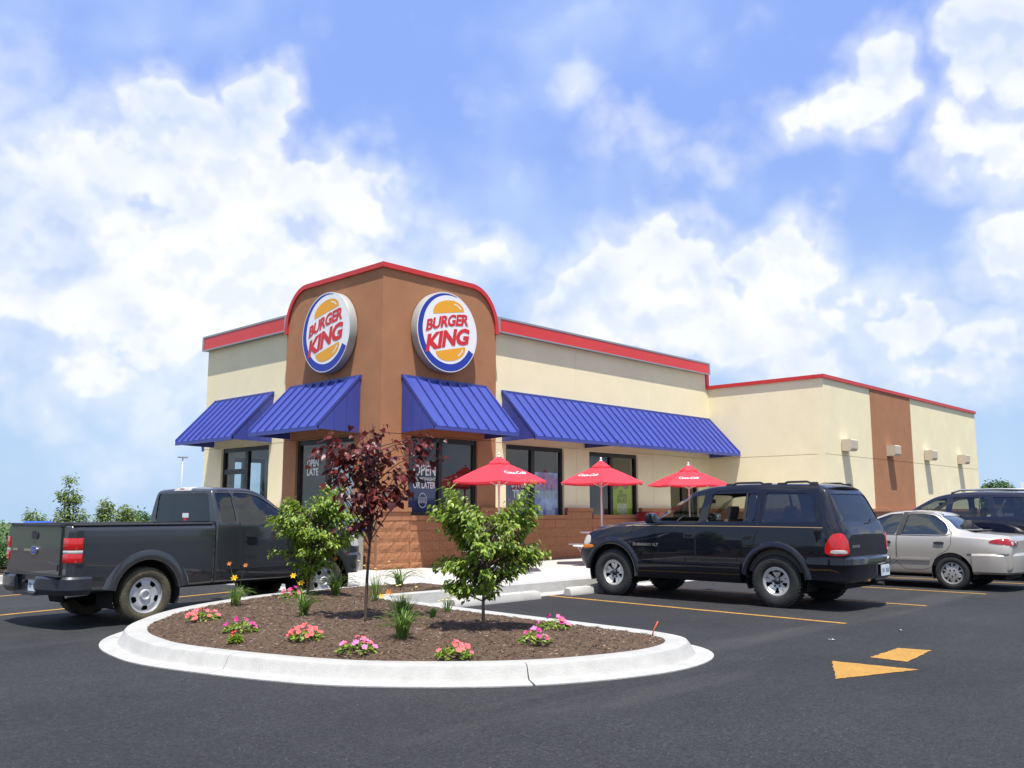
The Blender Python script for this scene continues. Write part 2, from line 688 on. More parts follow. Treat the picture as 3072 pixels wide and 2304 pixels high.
# terrain: a sheet out to the horizon that falls away behind the site
vs, fs = [], []
NA = 72
rads = [0, 25, 45, 60, 80, 110, 160, 260, 450, 800, 1500]
zz = [-.12, -.12, -.15, -.5, -1.6, -3.5, -6, -9, -12, -14, -16]
for r, z in zip(rads, zz):
    for k in range(NA):
        a = 2 * pi * k / NA
        vs.append((5 + r * cos(a), r * sin(a), z))
for i in range(len(rads) - 1):
    for k in range(NA):
        fs.append((i * NA + k, (i + 1) * NA + k, (i + 1) * NA + (k + 1) % NA, i * NA + (k + 1) % NA))
tag(MB().add(vs, fs).build('terrain', M_GRASS, smooth=True), kind='structure')

lot = tag(MB().add([(-42, -46, 0), (46, -46, 0), (46, 20, 0), (-42, 20, 0)], [(0, 1, 2, 3)]).build('parking_lot', M_ASPH), kind='structure')


def paint(name, pts, z=.004):
    me = bpy.data.meshes.new(name)
    # ragged paint edge: each side cut into short steps
    out = []
    for i in range(len(pts)):
        a, b_ = Vector(pts[i]), Vector(pts[(i + 1) % len(pts)])
        k = max(1, int((b_ - a).length / .035))
        nrm = Vector((-(b_ - a).y, (b_ - a).x)).normalized()
        for j in range(k):
            p = a + (b_ - a) * j / k + nrm * random.uniform(-.009, .009) * (1 if j else 0)
            out.append((p.x, p.y))
    o = fill2d([out], lambda u, v, w: (u, v, w), z).build(name, M_YEL, lot)
    return o


def stripe(a, b_, w=.10):
    a, b_ = Vector(a), Vector(b_)
    n = Vector((-(b_ - a).y, (b_ - a).x)).normalized() * w / 2
    paint('parking_line', [a - n, b_ - n, b_ + n, a + n])


for k, (y1, x1) in enumerate(((-10.22, -.50), (-10.2, 2.46), (-10.24, 5.20), (-10.25, 8.13), (-10.25, 11.0), (-10.25, 13.9), (-10.25, 16.8))):
    stripe((x1, y1), (x1 + .06 * (1 if k == 0 else .3) + (.22 if k == 0 else 0), -4.95))
stripe((-11.0, -2.22), (-3.2, -.28))
stripe((-10.0, .92), (-3.0, 2.55))
stripe((-10.0, 3.9), (-3.4, 5.2))
paint('arrow_head', [(-3.432, -11.354), (-4.316, -11.784), (-3.359, -12.135)])
paint('arrow_shaft', [(-2.96, -11.532), (-2.991, -11.899), (-2.085, -11.81), (-2.159, -11.5)])


def sweep(path, prof, closed=False):
    """path: (x,y,h); prof: (offset to the outside, z as fraction of h or absolute fn); returns MB."""
    P = [Vector((p[0], p[1])) for p in path]
    n = len(P)
    mb = MB()
    vs, fs = [], []
    for i in range(n):
        t = (P[min(i + 1, n - 1)] - P[max(i - 1, 0)]).normalized()
        nr = Vector((t.y, -t.x))
        h = path[i][2] if len(path[i]) > 2 else 1.0
        for o, z in prof:
            q = P[i] + nr * o
            vs.append((q.x, q.y, z(h)))
    m_ = len(prof)
    for i in range(n - 1):
        for k in range(m_ - 1):
            fs.append((i * m_ + k, i * m_ + k + 1, (i + 1) * m_ + k + 1, (i + 1) * m_ + k))
    fs.append(tuple(range(m_)))
    fs.append(tuple((n - 1) * m_ + k for k in range(m_ - 1, -1, -1)))
    return mb.add(vs, fs)


KP = [(-2.45, -3.2, .24), (-3.66, -3.34, .24), (-4.92, -3.56, .23), (-6.28, -4.05, .20), (-7.12, -4.72, .165), (-7.54, -5.35, .15), (-7.73, -6.1, .145),
      (-7.74, -6.9, .14), (-7.38, -8.3, .14), (-6.95, -9.08, .14), (-6.14, -9.85, .14), (-5.2, -10.22, .14), (-4.5, -10.24, .14), (-3.98, -10.0, .145),
      (-3.73, -9.5, .14), (-3.7, -8.5, .15), (-3.7, -7.0, .165), (-3.66, -5.6, .18), (-3.62, -4.95, .195), (-3.58, -4.72, .2), (-3.52, -4.63, .2)]
kpath = [tuple(p) for p in catmull(KP, .10)]
kprof = [(-.15, lambda h: -.1), (-.15, lambda h: h - .012), (-.125, lambda h: h), (.035, lambda h: h), (.072, lambda h: h - .008), (.092, lambda h: h - .03),
         (.130, lambda h: .040), (.150, lambda h: .022), (.325, lambda h: .010), (.327, lambda h: -.1)]
kerb = empty('island_kerb', (0, 0, 0), kind='structure')


def kerb_sections(path, prof, parent, length, gap=.0035):
    acc, cur = 0.0, [path[0]]
    out = []
    for i in range(1, len(path)):
        acc += (Vector(path[i][:2]) - Vector(path[i - 1][:2])).length
        cur.append(path[i])
        if acc > length and i < len(path) - 4:
            out.append(cur)
            cur = [path[i]]
            acc = 0
    out.append(cur)
    for c in out:
        if len(c) > 2:
            a, b_ = Vector(c[0]), Vector(c[1])
            c[0] = tuple(a + (b_ - a).normalized() * gap)
            sweep(c, prof).build('kerb_section', M_KERB, parent, angle=35, fix=True)


# island path runs counter-clockwise: the outside lies to its right
kerb_sections(kpath, kprof, kerb, 2.65)
walk_kerb = empty('pavement_kerb', (0, 0, 0), kind='structure')
wprof = [(-.15, lambda h: -.1), (-.15, lambda h: h), (-.02, lambda h: h), (.012, lambda h: h - .010), (.05, lambda h: .03), (.08, lambda h: .020), (.34, lambda h: .009), (.342, lambda h: -.1)]
kerb_sections([(-3.60 + .25 * i, -4.62, .2) for i in range(140)], wprof, walk_kerb, 3.0)
kerb_sections([(-2.45, 16 - .3 * i, .2) for i in range(64)], wprof, walk_kerb, 3.0)
kerb_sections([(-30 + .4 * i, 4.75 - .000 * i, .15) for i in range(62)], wprof, walk_kerb, 3.0)

# pavement round the restaurant
walk = [(-2.30, 16), (-2.30, -3.1), (-2.22, -3.35), (-1.98, -3.75), (-1.66, -4.05), (-1.5, -4.3), (-1.5, -4.47), (31, -4.47), (31, 16)]
tag(fill2d([walk], lambda u, v, w: (u, v, w), .203, .05).build('pavement', M_CONC, fix=True), kind='structure')
far_bed = [(-30, 4.9), (-5.5, 4.9), (-4.7, 6.2), (-4.3, 9.2), (-2.6, 9.4), (-2.6, 17), (-30, 17)]
tag(fill2d([far_bed], lambda u, v, w: (u, v, w), .15, -.05).build('planting_bed', M_MULCH, fix=True), kind='structure')

# mulch of the island: uneven, mounded
inner = []
for i in range(len(kpath)):
    t = (Vector(kpath[min(i + 1, len(kpath) - 1)][:2]) - Vector(kpath[max(i - 1, 0)][:2])).normalized()
    inner.append((kpath[i][0] - t.y * .15, kpath[i][1] + t.x * .15))
inner += [(-3.40, -4.47), (-2.9, -4.47), (-2.4, -4.47), (-1.9, -4.47), (-1.5, -4.47), (-1.66, -4.05), (-1.98, -3.75), (-2.22, -3.35), (-2.30, -3.1)]


def pin(p, lp):
    c = False
    for i in range(len(lp)):
        a, b_ = lp[i], lp[i - 1]
        if (a[1] > p[1]) != (b_[1] > p[1]) and p[0] < (b_[0] - a[0]) * (p[1] - a[1]) / (b_[1] - a[1]) + a[0]:
            c = not c
    return c


from mathutils import noise as mnoise


def edge_dist(p):
    best = 9
    for q in inner[::2]:
        best = min(best, (p[0] - q[0]) ** 2 + (p[1] - q[1]) ** 2)
    return sqrt(best)


KREF = [tuple(p) for p in kpath[::8]] + [(-3.2 + .4 * i, -4.5, .203) for i in range(5)] + [(-1.6, -4.1, .205), (-2.0, -3.75, .205), (-2.25, -3.3, .21)]


def mulch_base(x, y):
    s_ = h_ = 0.0
    for qx, qy, qh in KREF:
        w_ = 1 / ((x - qx) ** 2 + (y - qy) ** 2 + .01) ** 2
        s_ += w_
        h_ += w_ * qh
    return h_ / s_ - .022


def mulch_z(x, y, fine=True):
    e = min(1, edge_dist((x, y)) / 1.2)
    z = mulch_base(x, y) + .105 * e * (2 - e)
    if fine:
        z += .028 * mnoise.noise((x * 5, y * 5, 0)) * e + .014 * mnoise.noise((x * 17, y * 17, 3)) * min(1, e * 3)
    return z


pv = [Vector(p) for p in inner]
pe = [(i, (i + 1) % len(inner)) for i in range(len(inner))]
x = -7.8
while x < -1.4:
    y = -10.4
    while y < -3.0:
        q = (x + random.uniform(-.02, .02), y + random.uniform(-.02, .02))
        if pin(q, inner) and edge_dist(q) > .07:
            pv.append(Vector(q))
        y += .07
    x += .07
r_ = delaunay_2d_cdt(pv, pe, [], 2, 1e-6)
mv = r_[0]
mf = [tuple(f) for f in r_[2] if pin(tuple(sum((mv[i] for i in f), Vector((0, 0))) / 3), inner)]
mvz = [(p.x, p.y, mulch_z(p.x, p.y)) for p in mv]
n0 = len(inner)
o0 = len(mvz)
mvz += [(p[0], p[1], -.05) for p in inner]           # the soil goes down behind the kerb
sk_ = [mulch_z(*p) for p in inner]
mvz += [(p[0], p[1], z) for p, z in zip(inner, sk_)]
mf += [(o0 + i, o0 + (i + 1) % n0, o0 + n0 + (i + 1) % n0, o0 + n0 + i) for i in range(n0)]
tag(MB().add(mvz, mf).build('mulch_bed', M_MULCH, smooth=True), kind='structure')
# loose bark shreds
mb = MB()
rng = random.Random(3)
n_ch = 0
while n_ch < 15000:
    q = (rng.uniform(-7.8, -1.6), rng.uniform(-10.4, -3.1))
    if not pin(q, inner) or edge_dist(q) < .04:
        continue
    n_ch += 1
    z = mulch_z(*q) + rng.uniform(.001, .010)
    a = rng.uniform(0, pi)
    L_, w_ = rng.uniform(.006, .026) * (2.2 if rng.random() < .03 else 1), rng.uniform(.002, .006)
    ti = rng.uniform(-.35, .35)
    u = Vector((cos(a), sin(a), ti)) * L_
    v = Vector((-sin(a), cos(a), rng.uniform(-.4, .4))) * w_
    c = Vector((*q, z))
    up = Vector((0, 0, .004))
    mb.cur = rng.choice((0, 0, 0, 0, 1, 1, 1, 2))
    mb.add([c - u - v, c + u - v * .6, c + u + v * .6, c - u + v, c + up], [(0, 1, 4), (1, 2, 4), (2, 3, 4), (3, 0, 4)])
tag(mb.build('bark_shreds', [mat('dark bark', (.035, .022, .014), .9), mat('brown bark', (.095, .054, .031), .9), mat('grey bark', (.24, .195, .145), .9)]),
    'loose dark bark shreds lying over the island mulch bed', 'mulch', kind='stuff')

# ------------------------------------------------------------------ restaurant
M_CREAM = mat('cream stucco', (.85, .752, .495), .9, var=.05, vscale=1.1, bump=.35, bscale=130)
M_BROWN = mat('brown stucco', (.372, .168, .079), .9, var=.10, vscale=1.6, bump=.4, bscale=130)
M_BLOCK = mat('split face block', (.345, .155, .072), .92, var=.28, vscale=22, bump=.8, bscale=60)
M_CAPS = mat('smooth block', (.35, .155, .075), .9, var=.10, vscale=12, bump=.25, bscale=120)
M_MORT = mat('brown mortar', (.25, .125, .065), .95, var=.1)
M_RED = mat('red metal', (.55, .030, .028), .45, var=.06, vscale=3)
M_REDL = mat('red light band', (.62, .040, .035), .38, var=.05, vscale=.8)
M_GREY = mat('grey aluminium', (.36, .37, .38), .45, metal=.6)
M_BLUE = mat('blue standing seam metal', (.042, .059, .275), .42, var=.06, vscale=2)
M_FRAME = mat('dark bronze frame', (.012, .012, .013), .38)
M_GLASS = glass_mat('shop glass', (.80, .86, .86), 1.9)
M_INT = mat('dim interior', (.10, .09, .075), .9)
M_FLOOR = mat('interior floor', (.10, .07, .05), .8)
M_WHITE = mat('white print', (.80, .80, .80), .6)

rest = empty('restaurant', (0, 0, 0), label='cream and brown fast food restaurant with blue metal awnings and red roof trim', cat='restaurant')
Q, RR = .228, .19


def FR(y0):
    return lambda u, v, w: (u, y0 - w, v)


def FL(x0):
    return lambda u, v, w: (x0 - w, u, v)


def wall(fn, outline, holes, m, seam=3.095, name='wall', t=.25, cuts=()):
    """Stucco skin in panels split by real joints, over a core."""
    us = [p[0] for p in outline]
    edges = [min(us)] + list(cuts) + [max(us)]
    zs = [p[1] for p in outline]

    def clip(poly, a, b_, ax):
        for sgn, lim in ((1, a), (-1, b_)):
            out = []
            for i in range(len(poly)):
                p, q = poly[i - 1], poly[i]
                pi_, qi = sgn * (p[ax] - lim) >= 0, sgn * (q[ax] - lim) >= 0
                if pi_ != qi:
                    t_ = (lim - p[ax]) / (q[ax] - p[ax])
                    out.append((p[0] + (q[0] - p[0]) * t_, p[1] + (q[1] - p[1]) * t_))
                if qi:
                    out.append(q)
            poly = out
        return poly
    g_ = .007
    for lo, hi in ((min(zs), seam - g_), (seam + g_, max(zs))):
        for i in range(len(edges) - 1):
            a, b_ = edges[i] + (g_ * .5 if i else 0), edges[i + 1] - (g_ * .5 if i < len(edges) - 2 else 0)
            poly = clip(clip(outline, a, b_, 0), lo, hi, 1)
            hs = []
            for h in holes:
                hh = (max(h[0], a), max(h[1], lo), min(h[2], b_), min(h[3], hi))
                if hh[0] < hh[2] and hh[1] < hh[3]:
                    if hh[3] >= hi - .02:
                        hh = (hh[0], hh[1], hh[2], hi - .015)
                    if hh[1] <= lo + .001:
                        hh = (hh[0], lo + .004, hh[2], hh[3])
                    hs.append([(hh[0], hh[1]), (hh[2], hh[1]), (hh[2], hh[3]), (hh[0], hh[3])])
            fill2d([poly] + hs, fn, 0, -.03).build(name, m, rest, fix=True)
    core = [[(h[0], max(h[1], min(zs) + .004)), (h[2], max(h[1], min(zs) + .004)), (h[2], h[3]), (h[0], h[3])] for h in holes]
    fill2d([outline] + core, fn, -.031, -t).build(name + '_core', m, rest, fix=True)


def arch_top(w, zt, zs, x1, up=True):
    """outline of a tower face: flat top to x1, then a curve down to zs at the outer edge w"""
    o = [(0, .1), (w, .1), (w, zs)]
    for k in range(1, 13):
        a = pi / 2 * k / 12
        o.append((x1 + (w - x1) * cos(a), zs + (zt - zs) * sin(a)))
    o.append((0, zt))
    return o


TW_R, TW_L = 3.516, 3.738
tR = arch_top(TW_R, 6.78, 5.78, 2.66)
tL = arch_top(TW_L, 6.78, 5.78, 2.90)
wall(FR(0), tR, [(.80, 1.33, 2.90, 3.075)], M_BROWN)
tL2 = [(max(u, .252), v) for u, v in tL]
wall(FL(0), tL2, [(.92, 1.33, 3.19, 3.075)], M_BROWN)
# red coping that follows each tower face
for fn, w, x1, u0 in ((FR(0), TW_R, 2.66, -.05), (FL(0), TW_L, 2.90, .281)):
    line = [(u0, 6.78), (x1 * .5, 6.78)] + [(x1 + (w - x1) * sin(pi / 2 * k / 14), 5.78 + 1.0 * cos(pi / 2 * k / 14)) for k in range(15)] + [(w, 5.72)]
    mb = MB()
    vs, fs = [], []
    for i, p in enumerate(line):
        a, b_ = Vector(line[max(i - 1, 0)]), Vector(line[min(i + 1, len(line) - 1)])
        t = (b_ - a).normalized()
        nr = Vector((-t.y, t.x))
        if nr.y < -.01:
            nr = -nr
        c = Vector(p)
        for o, ww in ((-.055, .05), (.055, .05), (.055, -.28), (-.055, -.28)):
            q = c + nr * o
            vs.append(fn(q.x, q.y, ww))
    for i in range(len(line) - 1):
        for k in range(4):
            fs.append((i * 4 + k, i * 4 + (k + 1) % 4, (i + 1) * 4 + (k + 1) % 4, (i + 1) * 4 + k))
    fs += [(0, 1, 2, 3), tuple(len(vs) - 4 + k for k in (3, 2, 1, 0))]
    mb.add(vs, fs).build('coping', M_RED, rest, angle=40, fix=True)

# cream wings
wall(FR(Q), [(TW_R, .1), (13.64, .1), (13.64, 6.0), (TW_R, 6.0)], [(4.11, 1.24, 6.33, 3.075), (7.40, 1.22, 9.65, 3.045), (11.32, .22, 12.90, 2.45)], M_CREAM, cuts=(6.85, 10.42))
wall(FL(RR), [(TW_L, .1), (7.99, .1), (7.99, 6.05), (TW_L, 6.05)], [(4.69, .22, 7.04, 3.075)], M_CREAM)
wall(lambda u, v, w: (u, 7.99 + w, v), [(RR + .252, .1), (13.64, .1), (13.64, 6.0), (RR + .252, 6.0)], [(.98, 1.0, 1.38, 2.9), (1.46, 1.0, 2.0, 2.9)], M_CREAM)
# rear block
G = 3.683
wall(FL(13.636), [(-G + .252, .1), (Q + .24, .1), (Q + .24, 5.40), (-G + .252, 5.40)], [], M_CREAM)
wall(FR(-G), [(13.636, .1), (27.74, .1), (27.74, 5.40), (13.636, 5.40)], [], M_CREAM)
for a, b_ in ((.2, 3.088), (3.102, 5.36)):
    MB().box((17.07, -G - .022, a), (20.54, -G, b_)).build('accent_panel', M_BROWN, rest)
MB().box((27.49, -G + .26, .1), (27.74, 7.99, 5.4)).box((13.65, 7.74, .1), (27.48, 7.99, 5.4)).build('wall', M_CREAM, rest)
MB().box((13.58, -G - .05, 5.36), (27.80, -G + .28, 5.47)).build('coping', M_RED, rest)
MB().box((13.58, -G + .285, 5.36), (13.92, Q + .15, 5.47)).build('coping', M_RED, rest)
MB().box((13.50, Q - .04, 5.36), (13.66, Q + .28, 5.99)).build('coping', M_RED, rest)
MB().box((.5, .5, 4.95), (13.7, 7.7, 5.05)).box((13.9, -G + .3, 4.95), (27.4, 7.7, 5.05)).build('roof', mat('roof membrane', (.55, .54, .52), .9), rest)
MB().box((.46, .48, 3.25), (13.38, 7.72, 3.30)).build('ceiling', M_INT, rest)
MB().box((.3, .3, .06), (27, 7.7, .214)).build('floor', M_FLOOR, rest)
# dining room: partition and counters seen dimly through the glass
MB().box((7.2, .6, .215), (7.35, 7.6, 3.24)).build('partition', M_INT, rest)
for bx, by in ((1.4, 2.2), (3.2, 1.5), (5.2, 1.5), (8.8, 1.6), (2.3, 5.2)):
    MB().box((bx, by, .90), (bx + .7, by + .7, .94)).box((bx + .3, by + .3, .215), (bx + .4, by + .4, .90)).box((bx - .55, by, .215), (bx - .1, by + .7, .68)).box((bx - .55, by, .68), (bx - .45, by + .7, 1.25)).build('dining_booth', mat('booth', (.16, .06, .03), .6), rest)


# red light bands with grey frames
def fascia(fn, u0, u1, v0, v1):
    MB().prism([(u0, v0), (u1, v0), (u1, v1), (u0, v1)], fn, -.12, .115).build('fascia_box', M_GREY, rest, fix=True)
    t = .035
    MB().prism([(u0, v1 - t), (u1, v1 - t), (u1, v1 + .012), (u0, v1 + .012)], fn, .1152, .14).prism([(u0, v0 - .01), (u1, v0 - .01), (u1, v0 + t * .7), (u0, v0 + t * .7)], fn, .1152, .14).build('fascia_trim', M_GREY, rest, fix=True)
    for a, b_ in ((u0 - .015, u0 + .16), (u1 - .07, u1 + .015)):
        MB().prism([(a, v0 + t * .7 + .002), (b_, v0 + t * .7 + .002), (b_, v1 - t - .002), (a, v1 - t - .002)], fn, -.05, .142).build('fascia_end', M_GREY, rest, fix=True)
    n = max(1, round((u1 - u0) / 3.2))
    for i in range(n):
        a = u0 + .162 + (u1 - u0 - .234) * i / n
        b_ = u0 + .162 + (u1 - u0 - .234) * (i + 1) / n - .004
        MB().prism([(a, v0 + t * .7 + .002), (b_, v0 + t * .7 + .002), (b_, v1 - t - .002), (a, v1 - t - .002)], fn, .1153, .130).build('light_panel', M_REDL, rest, fix=True)


fascia(FR(Q), 3.60, 13.58, 5.83, 6.20)
fascia(FL(RR), 3.82, 8.10, 5.84, 6.235)


# awnings of standing seam metal
def awning(fn, u0, u1, n, v0=3.15, v1=4.36, pr=1.11):
    aw = MB()
    ax = .02
    for a in (u0, u1 - ax):          # closed triangular ends
        aw.prism([(.02, v0 - .03), (pr, v0), (pr, v0 + .07), (.05, v1 - .02), (.02, v1 - .02)], lambda p, q, w: fn(w, q, p), a, a + ax)
    aw.prism([(.0, v1 - .07), (.06, v1 - .03), (.06, v1 + .04), (.0, v1 + .04)], lambda p, q, w: fn(w, q, p), u0 - .02, u1 + .02)      # top flashing
    aw.prism([(pr - .03, v0 - .025), (pr + .015, v0 - .025), (pr + .015, v0 + .05), (pr - .03, v0 + .06)], lambda p, q, w: fn(w, q, p), u0, u1)   # eave strip
    for a in (u0 - .012, u1 - .03):   # rake trim
        aw.prism([(.06, v1 - .05), (pr + .01, v0 + .055), (pr + .01, v0 + .13), (.06, v1 + .03)], lambda p, q, w: fn(w, q, p), a, a + .042)
    o = aw.build('awning', M_BLUE, rest, fix=True)
    # vertical seams on the ends
    for a in (u0 - .012, u1):
        for p in (.36, .68):
            top = v1 - .06 - (p - .06) * (v1 - v0) / pr
            MB().box(*[fn(a, v0 - .02 + .03 * p, p), fn(a + .012, top, p + .02)]).build('side_seam', M_BLUE, o)
    sl = (v0 + .06, v1 - .02)
    for i in range(n):
        a = u0 + .03 + (u1 - u0 - .06) * i / n
        b_ = u0 + .03 + (u1 - u0 - .06) * (i + 1) / n
        mb = MB()
        c = .5 * (a + b_)
        prof = [(a + .002, 0), (a + .002, .045), (a + .022, .045), (a + .022, .006), (c, .0), (b_ - .003, .006), (b_ - .003, -.012), (a + .002, -.012)]
        vs = []
        for t in (0, 1):
            p_ = (pr - .005) * (1 - t) + .055 * t
            q_ = sl[0] * (1 - t) + sl[1] * t
            nl = Vector((v1 - v0, pr)).normalized()
            for uu, hh in prof:
                vs.append(fn(uu, q_ + nl.y * hh, p_ + nl.x * hh))
        k = len(prof)
        fs = [(j, (j + 1) % k, k + (j + 1) % k, k + j) for j in range(k)] + [tuple(range(k)), tuple(range(2 * k - 1, k - 1, -1))]
        mb.add(vs, fs).build('awning_panel', M_BLUE, o, fix=True)
    return o


awning(FR(0), .56, 3.13, 8)
awning(FL(0), .71, 3.45, 8)
awning(FL(RR), 4.55, 7.42, 9)
awning(FR(Q), 3.95, 7.2, 10)
awning(FR(Q), 7.205, 13.60, 20)
awning(lambda u, v, w: (u, 7.99 + w, v), .7, 5.4, 12)


# windows
def window(fn, u0, u1, v0, v1, mull=(), rails=(), fr=.075, head=.11, dep=-.06):
    mb = MB()
    bars = [((u0, v0), (u0 + fr, v1)), ((u1 - fr, v0), (u1, v1)), ((u0 + fr, v1 - head), (u1 - fr, v1)), ((u0 + fr, v0), (u1 - fr, v0 + fr))]
    xs = [u0 + fr]
    for mu, mw in mull:
        bars.append(((mu - mw / 2, v0 + fr), (mu + mw / 2, v1 - head)))
        xs += [mu - mw / 2, mu + mw / 2]
    xs.append(u1 - fr)
    for a, b_, v, h in rails:
        bars.append(((a, v - h / 2), (b_, v + h / 2)))
    for a, b_ in bars:
        mb.prism([a, (b_[0], a[1]), b_, (a[0], b_[1])], fn, dep - .09, dep)
    o = mb.build('window', M_FRAME, rest, fix=True)
    for i in range(0, len(xs), 2):
        mb = MB()
        a, b_ = xs[i], xs[i + 1]
        mb.add([fn(a, v0 + fr, dep - .05), fn(b_, v0 + fr, dep - .05), fn(b_, v1 - head, dep - .05), fn(a, v1 - head, dep - .05)], [(0, 1, 2, 3)])
        mb.build('pane', M_GLASS, o)
    return o


wTR = window(FR(0), .80, 2.90, 1.33, 3.075, [(1.785, .10)])
wTL = window(FL(0), .92, 3.19, 1.33, 3.075, [(1.99, .13)])
wL = window(FL(RR), 4.69, 7.04, .22, 3.075, [(5.84, .14)], [(5.91, 6.965, 2.45, .13), (5.91, 6.965, .35, .2)])
wR1 = window(FR(Q), 4.11, 6.33, 1.24, 3.075, [(5.165, .13)])
wR2 = window(FR(Q), 7.40, 9.65, 1.22, 3.045, [(8.465, .12)])
wR3 = window(FR(Q), 11.32, 12.90, .22, 2.45, [(12.1, .10)], [(11.395, 12.05, 1.2, .08)])
for a, b_ in ((.98, 1.38), (1.46, 2.0)):
    window(lambda u, v, w: (u, 7.99 + w, v), a, b_, 1.0, 2.9)


# window prints: flat sheets just inside the panes
def sheet(parent, fn, u0, v0, u1, v1, m, dep=-.135, name='poster'):
    return MB().add([fn(u0, v0, dep), fn(u1, v0, dep), fn(u1, v1, dep), fn(u0, v1, dep)], [(0, 1, 2, 3)]).build(name, m, parent)


def words(parent, fn, s, uc, v, width, height, m, flip=False, dep=-.1, bold=.02, name='lettering', rot=0.0, shear=0.0):
    vs, fs = text_mb(s, 1.0, bold, shear, 1.0, width, height)
    c, sn = cos(rot), sin(rot)
    out = []
    for x, y in vs:
        x, y = x * c - y * sn, x * sn + y * c
        out.append(fn(uc + (-x if flip else x), v + y, dep))
    return MB().add(out, fs).build(name, m, parent)


def discs(fn, lst, dep):
    mb = MB()
    for u, v, r, squash in lst:
        k = 24
        mb.add([fn(u + r * cos(2 * pi * i / k), v + r * squash * sin(2 * pi * i / k), dep) for i in range(k)], [tuple(range(k))])
    return mb


F0, FW, FLt, FLw = FR(0), FR(Q), FL(0), FL(RR)
M_NAVY = mat('navy print', (.018, .030, .14), .5, var=.5, vscale=1.2)
M_LIME = mat('lime print', (.34, .55, .03), .5, var=.12, vscale=2)
M_SPACE = mat('blue picture print', (.02, .07, .42), .5, var=.5, vscale=2.6, two=(.60, .78, 1.0))
M_PALE = mat('pale sheet', (.80, .84, .86), .7, var=.05, vscale=1.2)
# tower, right face: open-late sheet
sheet(wTR, F0, .90, 1.41, 1.71, 1.98, M_NAVY)
words(wTR, F0, 'OPEN', 1.35, 2.22, .66, .24, M_WHITE, bold=.03)
words(wTR, F0, "'TIL MIDNIGHT", 1.35, 2.10, .66, .075, M_WHITE)
words(wTR, F0, 'OR LATER', 1.35, 1.93, .66, .14, M_WHITE, bold=.03)
ring = []
for k in range(40):
    ring.append((1.30 + .13 * cos(2 * pi * k / 40), 1.66 + .17 * sin(2 * pi * k / 40)))
ring2 = [(1.30 + (u - 1.30) * .86, 1.66 + (v - 1.66) * .86) for u, v in ring]
M_PALEPR = mat('pale print', (.45, .47, .52), .6)
fill2d([ring, ring2], F0, -.1).build('badge_print', M_PALEPR, wTR)
words(wTR, F0, 'BURGER', 1.30, 1.68, .18, .05, M_PALEPR)
words(wTR, F0, 'KING', 1.30, 1.60, .19, .075, M_PALEPR, bold=.03)
# tower, left face
words(wTL, FLt, 'RESTAURANT', 2.62, 2.66, .46, .075, M_PALEPR, flip=True)
words(wTL, FLt, 'OPEN', 2.62, 2.46, .46, .16, M_WHITE, flip=True, bold=.03)
words(wTL, FLt, 'LATE', 2.62, 2.25, .46, .16, M_WHITE, flip=True, bold=.03)
sheet(wTL, FLt, 1.10, 1.41, 1.90, 2.42, M_PALE)
sheet(wTL, FLt, 1.40, 1.43, 1.60, 2.20, mat('red print', (.55, .02, .03), .6), dep=-.128)
# right wing: film picture and salad sheets
sheet(wR1, FW, 4.20, 1.32, 5.09, 2.32, M_NAVY)
words(wR1, FW, 'STAR', 4.72, 2.02, .56, .20, M_WHITE, bold=.035, dep=-.128)
words(wR1, FW, 'TREK', 4.76, 1.76, .56, .20, M_WHITE, bold=.035, dep=-.128)
sheet(wR1, FW, 5.26, 1.32, 6.22, 2.42, M_SPACE)
for uu, ww, hh in ((5.42, .12, .75), (5.62, .12, .62), (5.82, .10, .7), (5.98, .12, .58)):
    fill2d([[(uu, 1.72), (uu + ww, 1.78), (uu + ww * .9, 1.70 + hh * .8), (uu + ww * .4, 1.70 + hh * .95)]], FW, -.128).build('picture_print', M_PALEPR, wR1)
words(wR1, FW, 'TOYS', 5.86, 1.45, .20, .06, M_WHITE, dep=-.127)
sheet(wR2, FW, 8.56, 1.31, 9.52, 2.36, M_LIME)
discs(FW, [(8.74, 2.22, .17, 1.05), (9.22, 2.22, .16, 1.1)], -.128).build('bowl_print', mat('bowl print', (.25, .16, .09), .5, var=.5, vscale=14), wR2)
discs(FW, [(8.74, 2.22, .12, 1.05), (9.22, 2.22, .12, 1.1)], -.125).build('salad_print', mat('salad print', (.30, .12, .04), .5, var=.6, vscale=20, two=(.45, .40, .20)), wR2)
M_GRN = mat('dark green print', (.06, .10, .01), .6)
words(wR2, FW, 'BK', 9.0, 1.93, .16, .08, M_GRN, dep=-.128)
words(wR2, FW, 'GARDEN', 9.03, 1.81, .46, .10, M_GRN, dep=-.128, bold=.02)
words(wR2, FW, 'SALAD', 9.03, 1.67, .46, .12, M_GRN, dep=-.128, bold=.02)
words(wR2, FW, 'SEALED', 9.03, 1.50, .46, .12, M_WHITE, dep=-.128, bold=.02)
words(wR2, FW, 'FRESH', 9.03, 1.36, .46, .12, M_WHITE, dep=-.128, bold=.02)
# split-face block base, block by block
blk = []
for k in range(4):
    rr = random.Random(k)
    nx, nz = 5, 3
    vs, fs = [], []
    for j in range(nz + 1):
        for i in range(nx + 1):
            e = i in (0, nx) or j in (0, nz)
            vs.append((i / nx, j / nz, 0 if e else rr.uniform(.25, 1.0)))
    for j in range(nz):
        for i in range(nx):
            a = j * (nx + 1) + i
            fs.append((a, a + 1, a + nx + 2, a + nx + 1))
    blk.append((vs, fs))
BM = {}


